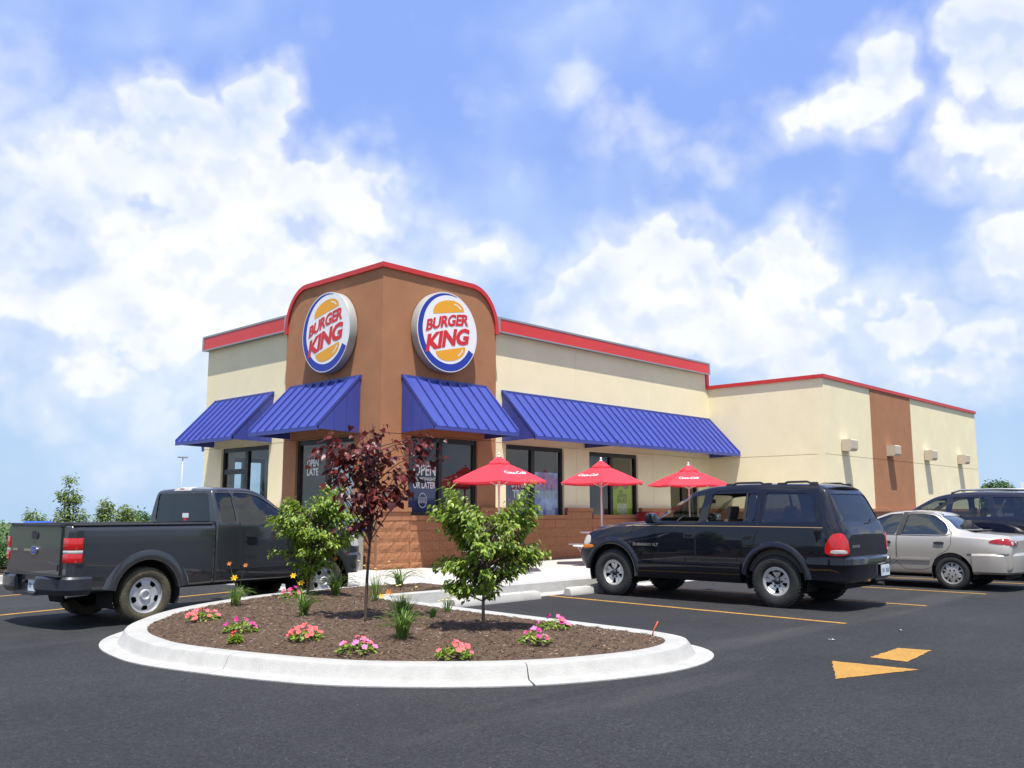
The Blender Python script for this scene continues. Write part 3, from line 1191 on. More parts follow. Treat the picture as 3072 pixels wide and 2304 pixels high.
def block(parent, org, du, dw, length, h, rough, m, name):
    key = (round(length, 3), round(h, 3), rough, tuple(round(c, 2) for c in du), m.name)
    if key not in BM:
        mb = MB()
        du_, dw_ = Vector(du), Vector(dw)
        up = Vector((0, 0, 1))
        if rough is None:
            c = [(0, 0), (length, 0), (length, h), (0, h)]
            b_ = .006
            ins = [(b_, b_), (length - b_, b_), (length - b_, h - b_), (b_, h - b_)]
            vs = [du_ * u + up * v for u, v in c] + [du_ * u + up * v + dw_ * .014 for u, v in c] + [du_ * u + up * v + dw_ * .02 for u, v in ins]
            fs = [(i, (i + 1) % 4, 4 + (i + 1) % 4, 4 + i) for i in range(4)] + [(4 + i, 4 + (i + 1) % 4, 8 + (i + 1) % 4, 8 + i) for i in range(4)] + [(8, 9, 10, 11)]
        else:
            v0, f0 = blk[rough]
            vs = [du_ * (u * length) + up * (v * h) + dw_ * (.012 + .016 * w) for u, v, w in v0]
            fs = list(f0)
            o = len(vs)
            c = [(0, 0), (length, 0), (length, h), (0, h)]
            vs += [du_ * u + up * v for u, v in c] + [du_ * u + up * v + dw_ * .012 for u, v in c]
            fs += [(o + i, o + (i + 1) % 4, o + 4 + (i + 1) % 4, o + 4 + i) for i in range(4)]
        me = bpy.data.meshes.new(name)
        me.from_pydata([tuple(v) for v in vs], [], fs)
        me.materials.append(m)
        bm = bmesh.new()
        bm.from_mesh(me)
        bmesh.ops.recalc_face_normals(bm, faces=bm.faces)
        bm.to_mesh(me)
        bm.free()
        BM[key] = me
    return link(name, BM[key], None, parent, org)


def base(fn, u0, u1, zones, detail=True, w=.085):
    """zones: (from, to, pier?) along the wall"""
    P = [fn(u0, 0, 0), fn(u0 + 1, 0, 0), fn(u0, 0, 1)]
    du = Vector(P[1]) - Vector(P[0])
    dw = Vector(P[2]) - Vector(P[0])
    top = [(zones[0][0], .15)]
    lo_, hi_ = zones[0][0], zones[-1][1]
    out_ = [(lo_, .15)]
    cur_ = None
    for a, b_, pier in zones:
        if cur_ is not None and a > cur_ + .01:
            out_ += [(cur_, .152), (a, .152)]
        h_ = 1.41 if pier else 1.215
        out_ += [(a, h_), (b_, h_)]
        cur_ = b_
    out_ += [(hi_, .15)]
    out_.append((hi_, .14))
    out_.append((lo_, .14))
    oo_ = [out_[0]]
    for p_ in out_[1:]:
        if (Vector(p_) - Vector(oo_[-1])).length > 1e-4:
            oo_.append(p_)
    bs = fill2d([oo_], fn, w, .001).build('base_course', M_MORT, rest, fix=True)
    rows = [(.205, .331), (.336, .557), (.562, .777), (.782, .999), (1.004, 1.215), (1.220, 1.405)]
    for a, b_, pier in zones:
        cz = (1.41, 1.51) if pier else (1.22, 1.33)
        k = max(1, round((b_ - a) / 1.2))
        for i in range(k):
            ua, ub = a + (b_ - a) * i / k, a + (b_ - a) * (i + 1) / k
            if i == 0:
                ua -= .0
            MB().prism([(ua + .002, cz[0]), (ub - .002, cz[0]), (ub - .002, cz[1] - .012), (ua + .002, cz[1])], fn, .0005, w + .045).build('cap_stone', M_CAPS, bs, fix=True)
        if not detail:
            continue
        for r, (z0, z1) in enumerate(rows):
            if r == 5 and not pier:
                continue
            smooth_row = r == 5 or (r == 4 and not pier)
            L_ = .436
            u = u0 - (L_ / 2 if r % 2 else 0)
            while u < u1:
                s, e = max(u, a), min(u + L_ - .004, b_)
                if e - s > .05:
                    block(bs, fn(s, z0, w), du, dw, e - s, z1 - z0, None if smooth_row else random.randrange(4), M_CAPS if smooth_row else M_BLOCK, 'block')
                u += L_


base(FR(0), -.10, 3.56, [(-.10, .80, True), (.80, 2.90, False), (2.90, 3.56, True)])
base(FL(0), .0, 3.78, [(.0, .92, True), (.92, 3.19, False), (3.19, 3.78, True)])
base(FR(Q), 3.66, 13.63, [(3.66, 4.11, True), (4.11, 6.33, False), (6.33, 7.40, True), (7.40, 9.65, False), (9.65, 11.32, True), (12.9, 13.63, True)])
base(FL(RR), 3.87, 7.99, [(3.87, 4.69, True), (7.04, 7.99, True)], False)
base(FL(13.636), -G, Q - .1, [(-G, Q - .12, True)], False)
base(FR(-G), 13.52, 27.74, [(13.52, 27.74, True)], False)

# wall lamps on the rear block
M_LAMPB = mat('beige lamp housing', (.50, .43, .33), .5)
for lx in (14.95, 18.42, 21.9, 25.5):
    mb = MB()
    f = FR(-G)
    mb.prism([(.0, 3.23), (.0, 3.58), (.27, 3.58), (.30, 3.55), (.30, 3.30), (.24, 3.23)], lambda p, q, w: f(w, q, p + .02), lx - .24, lx + .24)
    o = mb.build('wall_lamp', M_LAMPB, rest, fix=True)
    MB().box(f(lx - .16, 3.221, .06), f(lx + .16, 3.2299, .24)).build('lamp_lens', mat('lamp lens', (.7, .7, .66), .2), o)
    MB().box(f(lx - .07, 3.33, .001), f(lx + .07, 3.47, .019)).build('lamp_bracket', M_GREY, o)


# ------------------------------------------------------------------ round logo signs
M_SIGNW = mat('white sign face', (.80, .80, .79), .35)
M_SRED = mat('sign red', (.62, .018, .022), .4)
M_SORG = mat('sign orange', (.80, .36, .012), .4)
M_SBLU = mat('sign blue', (.012, .035, .33), .4)
M_CAB = mat('sign cabinet', (.38, .38, .37), .45, metal=.3, var=.06, vscale=3)


def logo_sign(fn, uc, vc, flip, label):
    s = empty('logo_sign', fn(uc, vc - .93, .05), label=label, cat='sign', group='round signs on the tower')
    org = Vector(fn(uc, vc - .93, .05))
    R = .935

    def q(u, v, w):
        return Vector(fn(uc + (-u if flip else u) * R, vc + v * R, w)) - org
    mb = MB()
    N_ = 72
    rings = [(1.0, .03), (1.0, .205), (.993, .222), (.982, .226)]
    vs, fs = [], []
    for r, w in rings:
        vs += [q(r * cos(2 * pi * k / N_), r * sin(2 * pi * k / N_), w) for k in range(N_)]
    for i in range(len(rings) - 1):
        fs += [(i * N_ + k, i * N_ + (k + 1) % N_, (i + 1) * N_ + (k + 1) % N_, (i + 1) * N_ + k) for k in range(N_)]
    fs.append(tuple(range(N_)))
    mb.add(vs, fs).build('cabinet', M_CAB, s, angle=30, fix=True)
    for a in (.0, 2.1, 4.2):     # wall studs
        c = q(.6 * cos(a), .6 * sin(a), -.05)
        c2 = q(.6 * cos(a), .6 * sin(a), .04)
        MB().tube([c, c2], .03, 8).build('stud', M_GREY, s)
    # domed white face
    vs, fs = [], []
    rs = [0.001, .3, .6, .8, .92, .99]
    for r in rs:
        vs += [q(r * cos(2 * pi * k / N_), r * sin(2 * pi * k / N_), .225 + .002 * (1 - r * r)) for k in range(N_)]
    for i in range(len(rs) - 1):
        fs += [(i * N_ + k, i * N_ + (k + 1) % N_, (i + 1) * N_ + (k + 1) % N_, (i + 1) * N_ + k) for k in range(N_)]
    face = MB().add(vs, fs).build('face', M_SIGNW, s, smooth=True, fix=True)

    def dome(u, v, lift):
        return q(u, v, .225 + .002 * (1 - (u * u + v * v)) + lift)

    def flat(loops, m, name, lift):
        fill2d(loops, lambda u, v, w: dome(u, v, lift), 0).build(name, m, face)
    # blue crescent: thin at the top right, wide at the lower left and bottom
    A0, A1 = radians(72), radians(333)
    outer, inn = [], []
    for k in range(61):
        t = k / 60
        a = A0 + (A1 - A0) * t
        th = .012 + .130 * min(1, t / .35) if t < .35 else .142 + .035 * min(1, (t - .35) / .35)
        outer.append((.965 * cos(a), .965 * sin(a)))
        inn.append(((.965 - th) * cos(a), (.965 - th) * sin(a)))
    flat([outer + inn[::-1]], M_SBLU, 'crescent', .002)

    def bun(cu, cv, w, h, rot, up):
        c, sn = cos(rot), sin(rot)
        pts = []
        for k in range(25):
            a = pi * k / 24
            x, y = w * cos(a), h * (sin(a) ** .85) * (1 if up else -1)
            pts.append((cu + x * c - y * sn, cv + x * sn + y * c))
        flat([pts], M_SORG, 'bun', .003)
        gl = []
        for a in np.linspace(.25, 1.05, 10):
            x, y = w * .86 * cos(a), h * .80 * sin(a) * (1 if up else -1)
            gl.append((cu + x * c - y * sn, cv + x * sn + y * c))
        for a in np.linspace(1.05, .25, 10):
            x, y = w * .78 * cos(a), h * .72 * sin(a) * (1 if up else -1)
            gl.append((cu + x * c - y * sn, cv + x * sn + y * c))
        flat([gl], M_SIGNW, 'bun_highlight', .0045)
    bun(.03, .49, .52, .31, radians(11), True)
    bun(.09, -.41, .50, .29, radians(13), False)

    def logo_text(t, cu, v0, w, hl, hr, ang, bold):
        vs, fs = text_mb(t, 1.0, bold, .0, .94, w, 1.0)
        out = []
        for x, y in vs:
            k = (x + w / 2) / w
            h = hl + (hr - hl) * k
            lean = .16 * y * h
            X = cu + x + lean - .05
            Y = v0 + math.tan(ang) * x + y * h + .05 * (1 - (2 * k - 1) ** 2)
            out.append(dome(X, Y, .006))
        MB().add(out, fs).build('lettering', M_SRED, face)
    logo_text('BURGER', .03, .10, 1.40, .285, .285, radians(13.0), .038)
    logo_text('KING', .03, -.385, 1.40, .42, .40, radians(14.0), .046)
    return s


logo_sign(FR(0), 1.715, 5.485, False, 'round white sign on the right face of the brown tower')
logo_sign(FL(0), 1.80, 5.48, True, 'round white sign on the left face of the brown tower, seen more edge-on')
# ------------------------------------------------------------------ vehicles
def pchip(xs, ys, x):
    xs, ys, x = map(np.asarray, (xs, ys, x))
    h = np.diff(xs)
    dl = np.diff(ys) / h
    d = np.zeros(len(xs))
    for i in range(1, len(xs) - 1):
        if dl[i - 1] * dl[i] > 0:
            w1, w2 = 2 * h[i] + h[i - 1], h[i] + 2 * h[i - 1]
            d[i] = (w1 + w2) / (w1 / dl[i - 1] + w2 / dl[i])
    d[0], d[-1] = dl[0], dl[-1]
    k = np.clip(np.searchsorted(xs, x) - 1, 0, len(xs) - 2)
    t = (x - xs[k]) / h[k]
    return ((1 + 2 * t) * (1 - t) ** 2) * ys[k] + t * (1 - t) ** 2 * h[k] * d[k] + t * t * (3 - 2 * t) * ys[k + 1] + t * t * (t - 1) * h[k] * d[k + 1]


class Hull:
    """Closed car body lofted from stations (x, bottom z, half width, shoulder z, shoulder half width, roof-edge z, roof half width, top z)."""

    def __init__(self, st, nx=110, bulge=.012):
        st = np.array(st, float)
        xs = []
        lo, hi = st[0, 0], st[-1, 0]
        xs = np.unique(np.concatenate([np.linspace(lo, hi, nx), st[:, 0]]))
        self.xs = xs
        P = [pchip(st[:, 0], st[:, k], xs) for k in range(1, 8)]
        self.rings = []
        for i in range(len(xs)):
            zb, w, zs, ws, zr, wr, zt = (p[i] for p in P)
            hgt = zs - zb
            r = [(0, zb), (.80 * w, zb), (w - .035, zb + .015), (w - .012, zb + .10 * hgt), (w, zb + .45 * hgt), (w, zb + .72 * hgt), (w * .35 + ws * .65, zs - .045), (ws, zs),
                 (ws * .5 + wr * .5 + bulge, zs * .5 + zr * .5), (wr, zr), (wr * .93, zr * .35 + zt * .65), (wr * .55, zt - .006), (0, zt)]
            for _ in range(2):
                q = [r[0]]
                for a, b_ in zip(r[:-1], r[1:]):
                    q += [(a[0] * .75 + b_[0] * .25, a[1] * .75 + b_[1] * .25), (a[0] * .25 + b_[0] * .75, a[1] * .25 + b_[1] * .75)]
                q.append(r[-1])
                r = q
            self.rings.append(r)
        self.mesh()

    def mesh(self):
        n = len(self.rings[0])
        vs, fs = [], []
        m_ = 2 * n - 2
        for x, r in zip(self.xs, self.rings):
            vs += [(x, y, z) for y, z in r] + [(x, -y, z) for y, z in r[-2:0:-1]]
        for i in range(len(self.xs) - 1):
            for k in range(m_):
                fs.append((i * m_ + k, i * m_ + (k + 1) % m_, (i + 1) * m_ + (k + 1) % m_, (i + 1) * m_ + k)[::-1])
        fs.append(tuple(range(m_)))
        o = (len(self.xs) - 1) * m_
        fs.append(tuple(o + k for k in range(m_ - 1, -1, -1)))
        self.v, self.f = vs, fs
        self.bvh = BVHTree.FromPolygons([Vector(v) for v in vs], fs)
        me = bpy.data.meshes.new('hull')
        me.from_pydata(vs, [], fs)
        bm = bmesh.new()
        bm.from_mesh(me)
        bmesh.ops.recalc_face_normals(bm, faces=bm.faces)
        bm.normal_update()
        bm.verts.ensure_lookup_table()
        self.vn = [v.normal.copy() for v in bm.verts]
        bm.to_mesh(me)
        bm.free()
        self.me = me

    def inset(self, x0, x1, t, floor, top=None):
        """Cabin hollow: the hull shrunk by t between x0 and x1, above floor."""
        ids = [i for i, x in enumerate(self.xs) if x0 <= x <= x1]
        vs, fs = [], []
        n = len(self.rings[0])
        half = [k for k in range(n)]
        for i in ids:
            r = self.rings[i]
            o = []
            for k in range(n):
                a, b_ = Vector(r[max(k - 1, 0)]), Vector(r[min(k + 1, n - 1)])
                tn = (b_ - a)
                if tn.length < 1e-9:
                    tn = Vector((1, 0))
                tn.normalize()
                nr = Vector((tn.y, -tn.x))
                p = Vector(r[k]) - nr * t
                o.append((max(p.x, 0.0), max(p.y, floor)))
            o[0] = (0, o[0][1])
            o[-1] = (0, o[-1][1])
            vs += [(self.xs[i], y, z) for y, z in o] + [(self.xs[i], -y, z) for y, z in o[-2:0:-1]]
        m_ = 2 * n - 2
        for i in range(len(ids) - 1):
            for k in range(m_):
                fs.append((i * m_ + k, i * m_ + (k + 1) % m_, (i + 1) * m_ + (k + 1) % m_, (i + 1) * m_ + k))
        fs.append(tuple(range(m_)))
        o = (len(ids) - 1) * m_
        fs.append(tuple(o + k for k in range(m_)))
        return vs, fs

    def hit(self, p, d):
        h = self.bvh.ray_cast(Vector(p), Vector(d))
        return (h[0], h[1]) if h[0] is not None else (None, None)


def tmp(vs, fs):
    me = bpy.data.meshes.new('cut')
    me.from_pydata([tuple(v) for v in vs], [], fs)
    bm = bmesh.new()
    bm.from_mesh(me)
    bmesh.ops.remove_doubles(bm, verts=bm.verts, dist=1e-5)
    bmesh.ops.recalc_face_normals(bm, faces=bm.faces)
    bm.to_mesh(me)
    bm.free()
    return me


def volume(me):
    bm = bmesh.new()
    bm.from_mesh(me)
    v = bm.calc_volume(signed=True)
    bm.free()
    return v


def inside_box(new, old):
    for k in range(3):
        a, b_ = [v.co[k] for v in new.vertices], [v.co[k] for v in old.vertices]
        if max(a) > max(b_) + 1e-3 or min(a) < min(b_) - 1e-3:
            return False
    return True


def boolean(me, cutters):
    v0 = volume(me)
    for c in cutters:
        vc = abs(volume(c))
        for tr_ in range(6):
            ob = bpy.data.objects.new('work', me)
            o = bpy.data.objects.new('cutter', c)
            col.objects.link(ob)
            col.objects.link(o)
            o.location = (.0031 * tr_, .0007 * tr_, .0023 * tr_)
            o.scale = (1.0, 1.0 + .03 * tr_, 1.0)
            md = ob.modifiers.new('b', 'BOOLEAN')
            md.operation = 'DIFFERENCE'
            md.solver = 'EXACT'
            md.object = o
            bpy.context.view_layer.update()
            new = bpy.data.meshes.new_from_object(ob.evaluated_get(bpy.context.evaluated_depsgraph_get()))
            bpy.data.objects.remove(o)
            bpy.data.objects.remove(ob)
            v1 = volume(new)
            if len(new.polygons) > .7 * len(me.polygons) and v0 - vc * 1.01 - 1e-4 < v1 < v0 and inside_box(new, me):
                me, v0 = new, v1
                break
        else:
            print('boolean skipped', cutters.index(c), len(new.polygons), len(me.polygons), round(v0, 3), round(v1, 3), round(vc, 3))
    return me


def finish_body(hull, me, mats_, name, parent, doors=()):
    """Hull faces get paint and the hull's own smooth normals, cut faces the second material; faces inside a door outline become that door."""
    bm = bmesh.new()
    bm.from_mesh(me)
    bmesh.ops.remove_doubles(bm, verts=bm.verts, dist=1e-5)
    bins = [[{}, [], [], [], []] for _ in range(len(doors) + 1)]
    for f in bm.faces:
        c = f.calc_center_median()
        loc, hn, hi, dist = hull.bvh.find_nearest(c)
        fn_ = f.normal
        on = dist < .004 and abs(fn_.dot(hn)) > .6
        b_ = 0
        if on:
            for k, (poly, sg) in enumerate(doors):
                if c.y * sg > .3 and pin((c.x, c.z), poly):
                    b_ = k + 1
        vmap, vs, fs, mi, nrm = bins[b_]
        idx = []
        for v in f.verts:
            if v.index not in vmap:
                vmap[v.index] = len(vs)
                vs.append(tuple(v.co))
            idx.append(vmap[v.index])
            if on:
                l2, _, i2, _ = hull.bvh.find_nearest(v.co)
                acc = Vector((0, 0, 0))
                if len(hull.f[i2]) <= 4:
                    for q in hull.f[i2]:
                        acc += hull.vn[q] / ((Vector(hull.v[q]) - v.co).length + 1e-4)
                if acc.length < 1e-6 or len(hull.f[hi]) > 4:
                    acc = fn_.copy()
                acc.normalize()
                if acc.dot(fn_) < 0:
                    acc = -acc
                nrm.append(tuple(acc))
            else:
                nrm.append(tuple(fn_))
        fs.append(tuple(idx))
        mi.append(0 if on else 1)
    bm.free()
    out = []
    for k, (vmap, vs, fs, mi, nrm) in enumerate(bins):
        if not fs:
            continue
        m2 = bpy.data.meshes.new(name)
        m2.from_pydata(vs, [], fs)
        for x in mats_:
            m2.materials.append(x)
        m2.polygons.foreach_set('material_index', mi)
        m2.polygons.foreach_set('use_smooth', [True] * len(fs))
        m2.normals_split_custom_set(nrm)
        out.append(link(name if k == 0 else 'door', m2, None, parent))
    return out


def prism_y(poly, y0, y1):
    mb = MB().prism(poly, lambda u, v, w: (u, w, v), y0, y1)
    return mb.v, mb.f


def prism_x(poly, x0, x1):
    mb = MB().prism(poly, lambda u, v, w: (w, u, v), x0, x1)
    return mb.v, mb.f


def merge(lst):
    mb = MB()
    for v, f in lst:
        mb.add(v, f)
    return tmp(mb.v, mb.f)


def cyl_y(cx, cz, r, y0, y1, n=40):
    return prism_y([(cx + r * cos(2 * pi * k / n), cz + r * sin(2 * pi * k / n)) for k in range(n)], y0, y1)


def groove(hull, poly, sg, depth=.014, w=.008):
    """shallow ring-shaped cut that follows the body round a door outline"""
    P = [Vector(p) for p in poly]
    n = len(P)
    ins, out, ys = [], [], []
    for i in range(n):
        t = (P[(i + 1) % n] - P[i - 1]).normalized()
        nr = Vector((t.y, -t.x))
        ins.append(P[i] - nr * w / 2)
        out.append(P[i] + nr * w / 2)
        h, _ = hull.hit((P[i].x, sg * 3, P[i].y), (0, -sg, 0))
        ys.append(h.y - sg * depth if h is not None else sg * .8)
    vs = [(p.x, y if k == 0 else y + sg * .08, p.y) for k in (0, 1) for lp in (ins, out) for p, y in zip(lp, ys)]
    fs = []
    for i in range(n):
        j = (i + 1) % n
        a, b_, c, d_ = i, n + i, 2 * n + i, 3 * n + i
        a2, b2, c2, d2 = j, n + j, 2 * n + j, 3 * n + j
        fs += [(a, a2, b2, b_), (c, d_, d2, c2), (a, c, c2, a2), (b_, b2, d2, d_)]
    return vs, fs


def shrink(poly, k):
    c = sum((Vector(p) for p in poly), Vector((0, 0))) / len(poly)
    out = []
    for p in poly:
        d_ = Vector(p) - c
        out.append(tuple(c + d_ * (1 - k / max(d_.length, 1e-6))))
    return out


def dense(poly, step=.05):
    o = []
    for i in range(len(poly)):
        a, b_ = Vector(poly[i]), Vector(poly[(i + 1) % len(poly)])
        k = max(1, int((b_ - a).length / step))
        o += [tuple(a + (b_ - a) * j / k) for j in range(k)]
    return o


def soft(poly, it=2):
    """round the corners of a closed outline"""
    for _ in range(it):
        q = []
        for i in range(len(poly)):
            a, b_ = Vector(poly[i]), Vector(poly[(i + 1) % len(poly)])
            q += [tuple(a * .78 + b_ * .22), tuple(a * .22 + b_ * .78)]
        poly = q
    return poly


def fillet(poly, r=.045, n=4):
    """round every corner of a closed outline with radius r"""
    o = []
    P = [Vector(p) for p in poly]
    for i in range(len(P)):
        a, b_, c_ = P[i - 1], P[i], P[(i + 1) % len(P)]
        d1_, d2_ = (a - b_), (c_ - b_)
        t_ = min(r, d1_.length * .45, d2_.length * .45)
        p0, p1 = b_ + d1_.normalized() * t_, b_ + d2_.normalized() * t_
        for k in range(n + 1):
            u = k / n
            o.append(tuple(p0 * (1 - u) ** 2 + b_ * 2 * u * (1 - u) + p1 * u * u))
    return o


def patch(hull, poly, axis, sign, off, thick, m, name, parent, rings=5, far=3.0, corner=(0, 0)):
    """A sheet that follows the body: outline (u,v) seen along axis ('y': u=x, 'x': u=y), raised by off, with thickness."""
    poly = dense(poly, .045)
    c = sum((Vector(p) for p in poly), Vector((0, 0))) / len(poly)
    n = len(poly)
    vs, nr = [], []

    def cast(u, v):
        if axis == 'y':
            h, nn = hull.hit((u, sign * far, v), (0, -sign, 0))
        elif axis == 'd':      # seen from behind at 45 degrees: u runs along the corner
            dd = Vector((-1, sign, 0)).normalized()
            e_ = Vector((1, sign, 0)).normalized()
            o_ = Vector((corner[0], sign * corner[1], v)) + e_ * u + dd * far
            h, nn = hull.hit(o_, -dd)
        else:
            h, nn = hull.hit((sign * (far + 2), u, v), (-sign, 0, 0))
        if h is None:
            return None
        dr = Vector((0, sign, 0)) if axis == 'y' else (Vector((-1, sign, 0)).normalized() if axis == 'd' else Vector((sign, 0, 0)))
        return h, dr
    last = None
    for k in range(rings):
        s = 1 - k / rings
        for p in poly:
            q = c + (Vector(p) - c) * s
            r = cast(q.x, q.y)
            if r is None:
                r = last or (Vector((q.x, 0, q.y)), Vector((0, sign, 0)))
                if axis == 'y':
                    r = (Vector((q.x, r[0].y, q.y)), r[1])
                elif axis == 'x':
                    r = (Vector((r[0].x, q.x, q.y)), r[1])
            last = r
            vs.append(r[0] + r[1] * off)
    r = cast(c.x, c.y) or last
    vs.append(r[0] + r[1] * off)
    fs = []
    for k in range(rings - 1):
        for i in range(n):
            fs.append((k * n + i, k * n + (i + 1) % n, (k + 1) * n + (i + 1) % n, (k + 1) * n + i))
    for i in range(n):
        fs.append(((rings - 1) * n + i, (rings - 1) * n + (i + 1) % n, rings * n))
    if thick:
        o = len(vs)
        vs += [v - r[1] * thick for v in vs[:n]]
        for i in range(n):
            fs.append((i, o + i, o + (i + 1) % n, (i + 1) % n))
    return MB().add(vs, fs).build(name, m, parent, angle=35, fix=True)


def ribbon(hull, pts, axis, sign, off, w, m, name, parent, far=3.0):
    """Thin strip along a line on the body."""
    P = catmull([(p[0], p[1]) for p in pts], .04)
    vs, fs = [], []
    for i, p in enumerate(P):
        t = (P[min(i + 1, len(P) - 1)] - P[max(i - 1, 0)]).normalized()
        nr = Vector((-t.y, t.x)) * w / 2
        for sg, lift in ((-1, 0), (-1, off), (1, off), (1, 0)):
            q = p + nr * sg
            if axis == 'y':
                h, _ = hull.hit((q.x, sign * far, q.y), (0, -sign, 0))
                if h is None:
                    h = Vector((q.x, 0, q.y))
                vs.append(h + Vector((0, sign * lift, 0)))
            else:
                h, _ = hull.hit((sign * (far + 2), q.x, q.y), (-sign, 0, 0))
                if h is None:
                    h = Vector((0, q.x, q.y))
                vs.append(h + Vector((sign * lift, 0, 0)))
    for i in range(len(P) - 1):
        for k in range(3):
            fs.append((i * 4 + k, i * 4 + k + 1, (i + 1) * 4 + k + 1, (i + 1) * 4 + k))
    return MB().add(vs, fs).build(name, m, parent, fix=True)


def flare(cx, cz, r1, r2, y, sign, m, parent, a0=-12, a1=192, out=.035, name='wheel_arch', body_hull=None):
    vs, fs = [], []
    prof = [(r1 - .012, -.08), (r1 - .006, out * .75), (r1 + .010, out), (r1 * .6 + r2 * .4, out * .98), (r1 * .3 + r2 * .7, out * .62), (r2 - .012, out * .18), (r2, -.010)]
    N_ = 40
    for i in range(N_ + 1):
        a = radians(a0 + (a1 - a0) * i / N_)
        for r, o in prof:
            vs.append((cx + r * cos(a), sign * (y + o), cz + r * sin(a)))
    k = len(prof)
    for i in range(N_):
        for j in range(k - 1):
            fs.append((i * k + j, i * k + j + 1, (i + 1) * k + j + 1, (i + 1) * k + j))
    return MB().add(vs, fs).build(name, m, parent, smooth=True, fix=True)


def liner(cx, cz, r, y0, y1, sign, parent):
    """dark inner arch that closes the wheel well off from cabin and load bed"""
    N_ = 28
    vs, fs = [], []
    for i in range(N_ + 1):
        a = radians(-20 + 220 * i / N_)
        for y in (y0, y1):
            vs.append((cx + r * cos(a), sign * y, cz + r * sin(a)))
    for i in range(N_):
        fs.append((i * 2, i * 2 + 1, i * 2 + 3, i * 2 + 2))
    o = len(vs)
    vs.append((cx, sign * y0, cz))
    fs += [(i * 2, i * 2 + 2, o) for i in range(N_)]
    return MB().add(vs, fs).build('wheel_liner', M_DARK, parent)


def bumper(path, prof, m, parent, name='bumper'):
    """path: (x,y) line round the end of the car, prof: (outward, z)"""
    P = catmull(path, .04)
    vs, fs = [], []
    for i, p in enumerate(P):
        t = (P[min(i + 1, len(P) - 1)] - P[max(i - 1, 0)]).normalized()
        nr = Vector((t.y, -t.x))
        for o, z in prof:
            q = p + nr * o
            vs.append((q.x, q.y, z))
    k = len(prof)
    for i in range(len(P) - 1):
        for j in range(k):
            fs.append((i * k + j, i * k + (j + 1) % k, (i + 1) * k + (j + 1) % k, (i + 1) * k + j))
    fs += [tuple(range(k)), tuple((len(P) - 1) * k + j for j in range(k - 1, -1, -1))]
    return MB().add(vs, fs).build(name, m, parent, angle=28, fix=True)


M_TYRE = mat('tyre rubber', (.018, .018, .018), .85, var=.35, vscale=9, bump=.4, bscale=50)
M_TYRED = mat('dusty tyre rubber', (.028, .025, .020), .9, var=.5, vscale=6, two=(.10, .085, .05), bump=.4, bscale=50)
M_RIM = mat('painted wheel silver', (.42, .43, .45), .42, metal=.35)
M_ALLOY = mat('cast alloy', (.55, .55, .54), .34, metal=.55)
M_DARK = mat('wheel well black', (.006, .006, .006), .9)
M_PLAS = mat('black plastic', (.016, .016, .018), .55, bump=.1, bscale=200)
M_CHROME = mat('chrome', (.75, .75, .76), .12, metal=1.0)
M_LRED = mat('red lamp lens', (.48, .008, .010), .10, coat=.6)
M_LRED2 = mat('dark red lamp lens', (.26, .004, .006), .10, coat=.6)
M_LCLR = mat('clear lamp lens', (.46, .45, .42), .14, coat=.6)
M_LAMB = mat('amber lamp lens', (.70, .20, .02), .12, coat=.6)
M_PLATE = mat('number plate', (.55, .62, .66), .5, var=.12, vscale=14)
M_PLTXT = mat('plate print', (.10, .14, .22), .5)


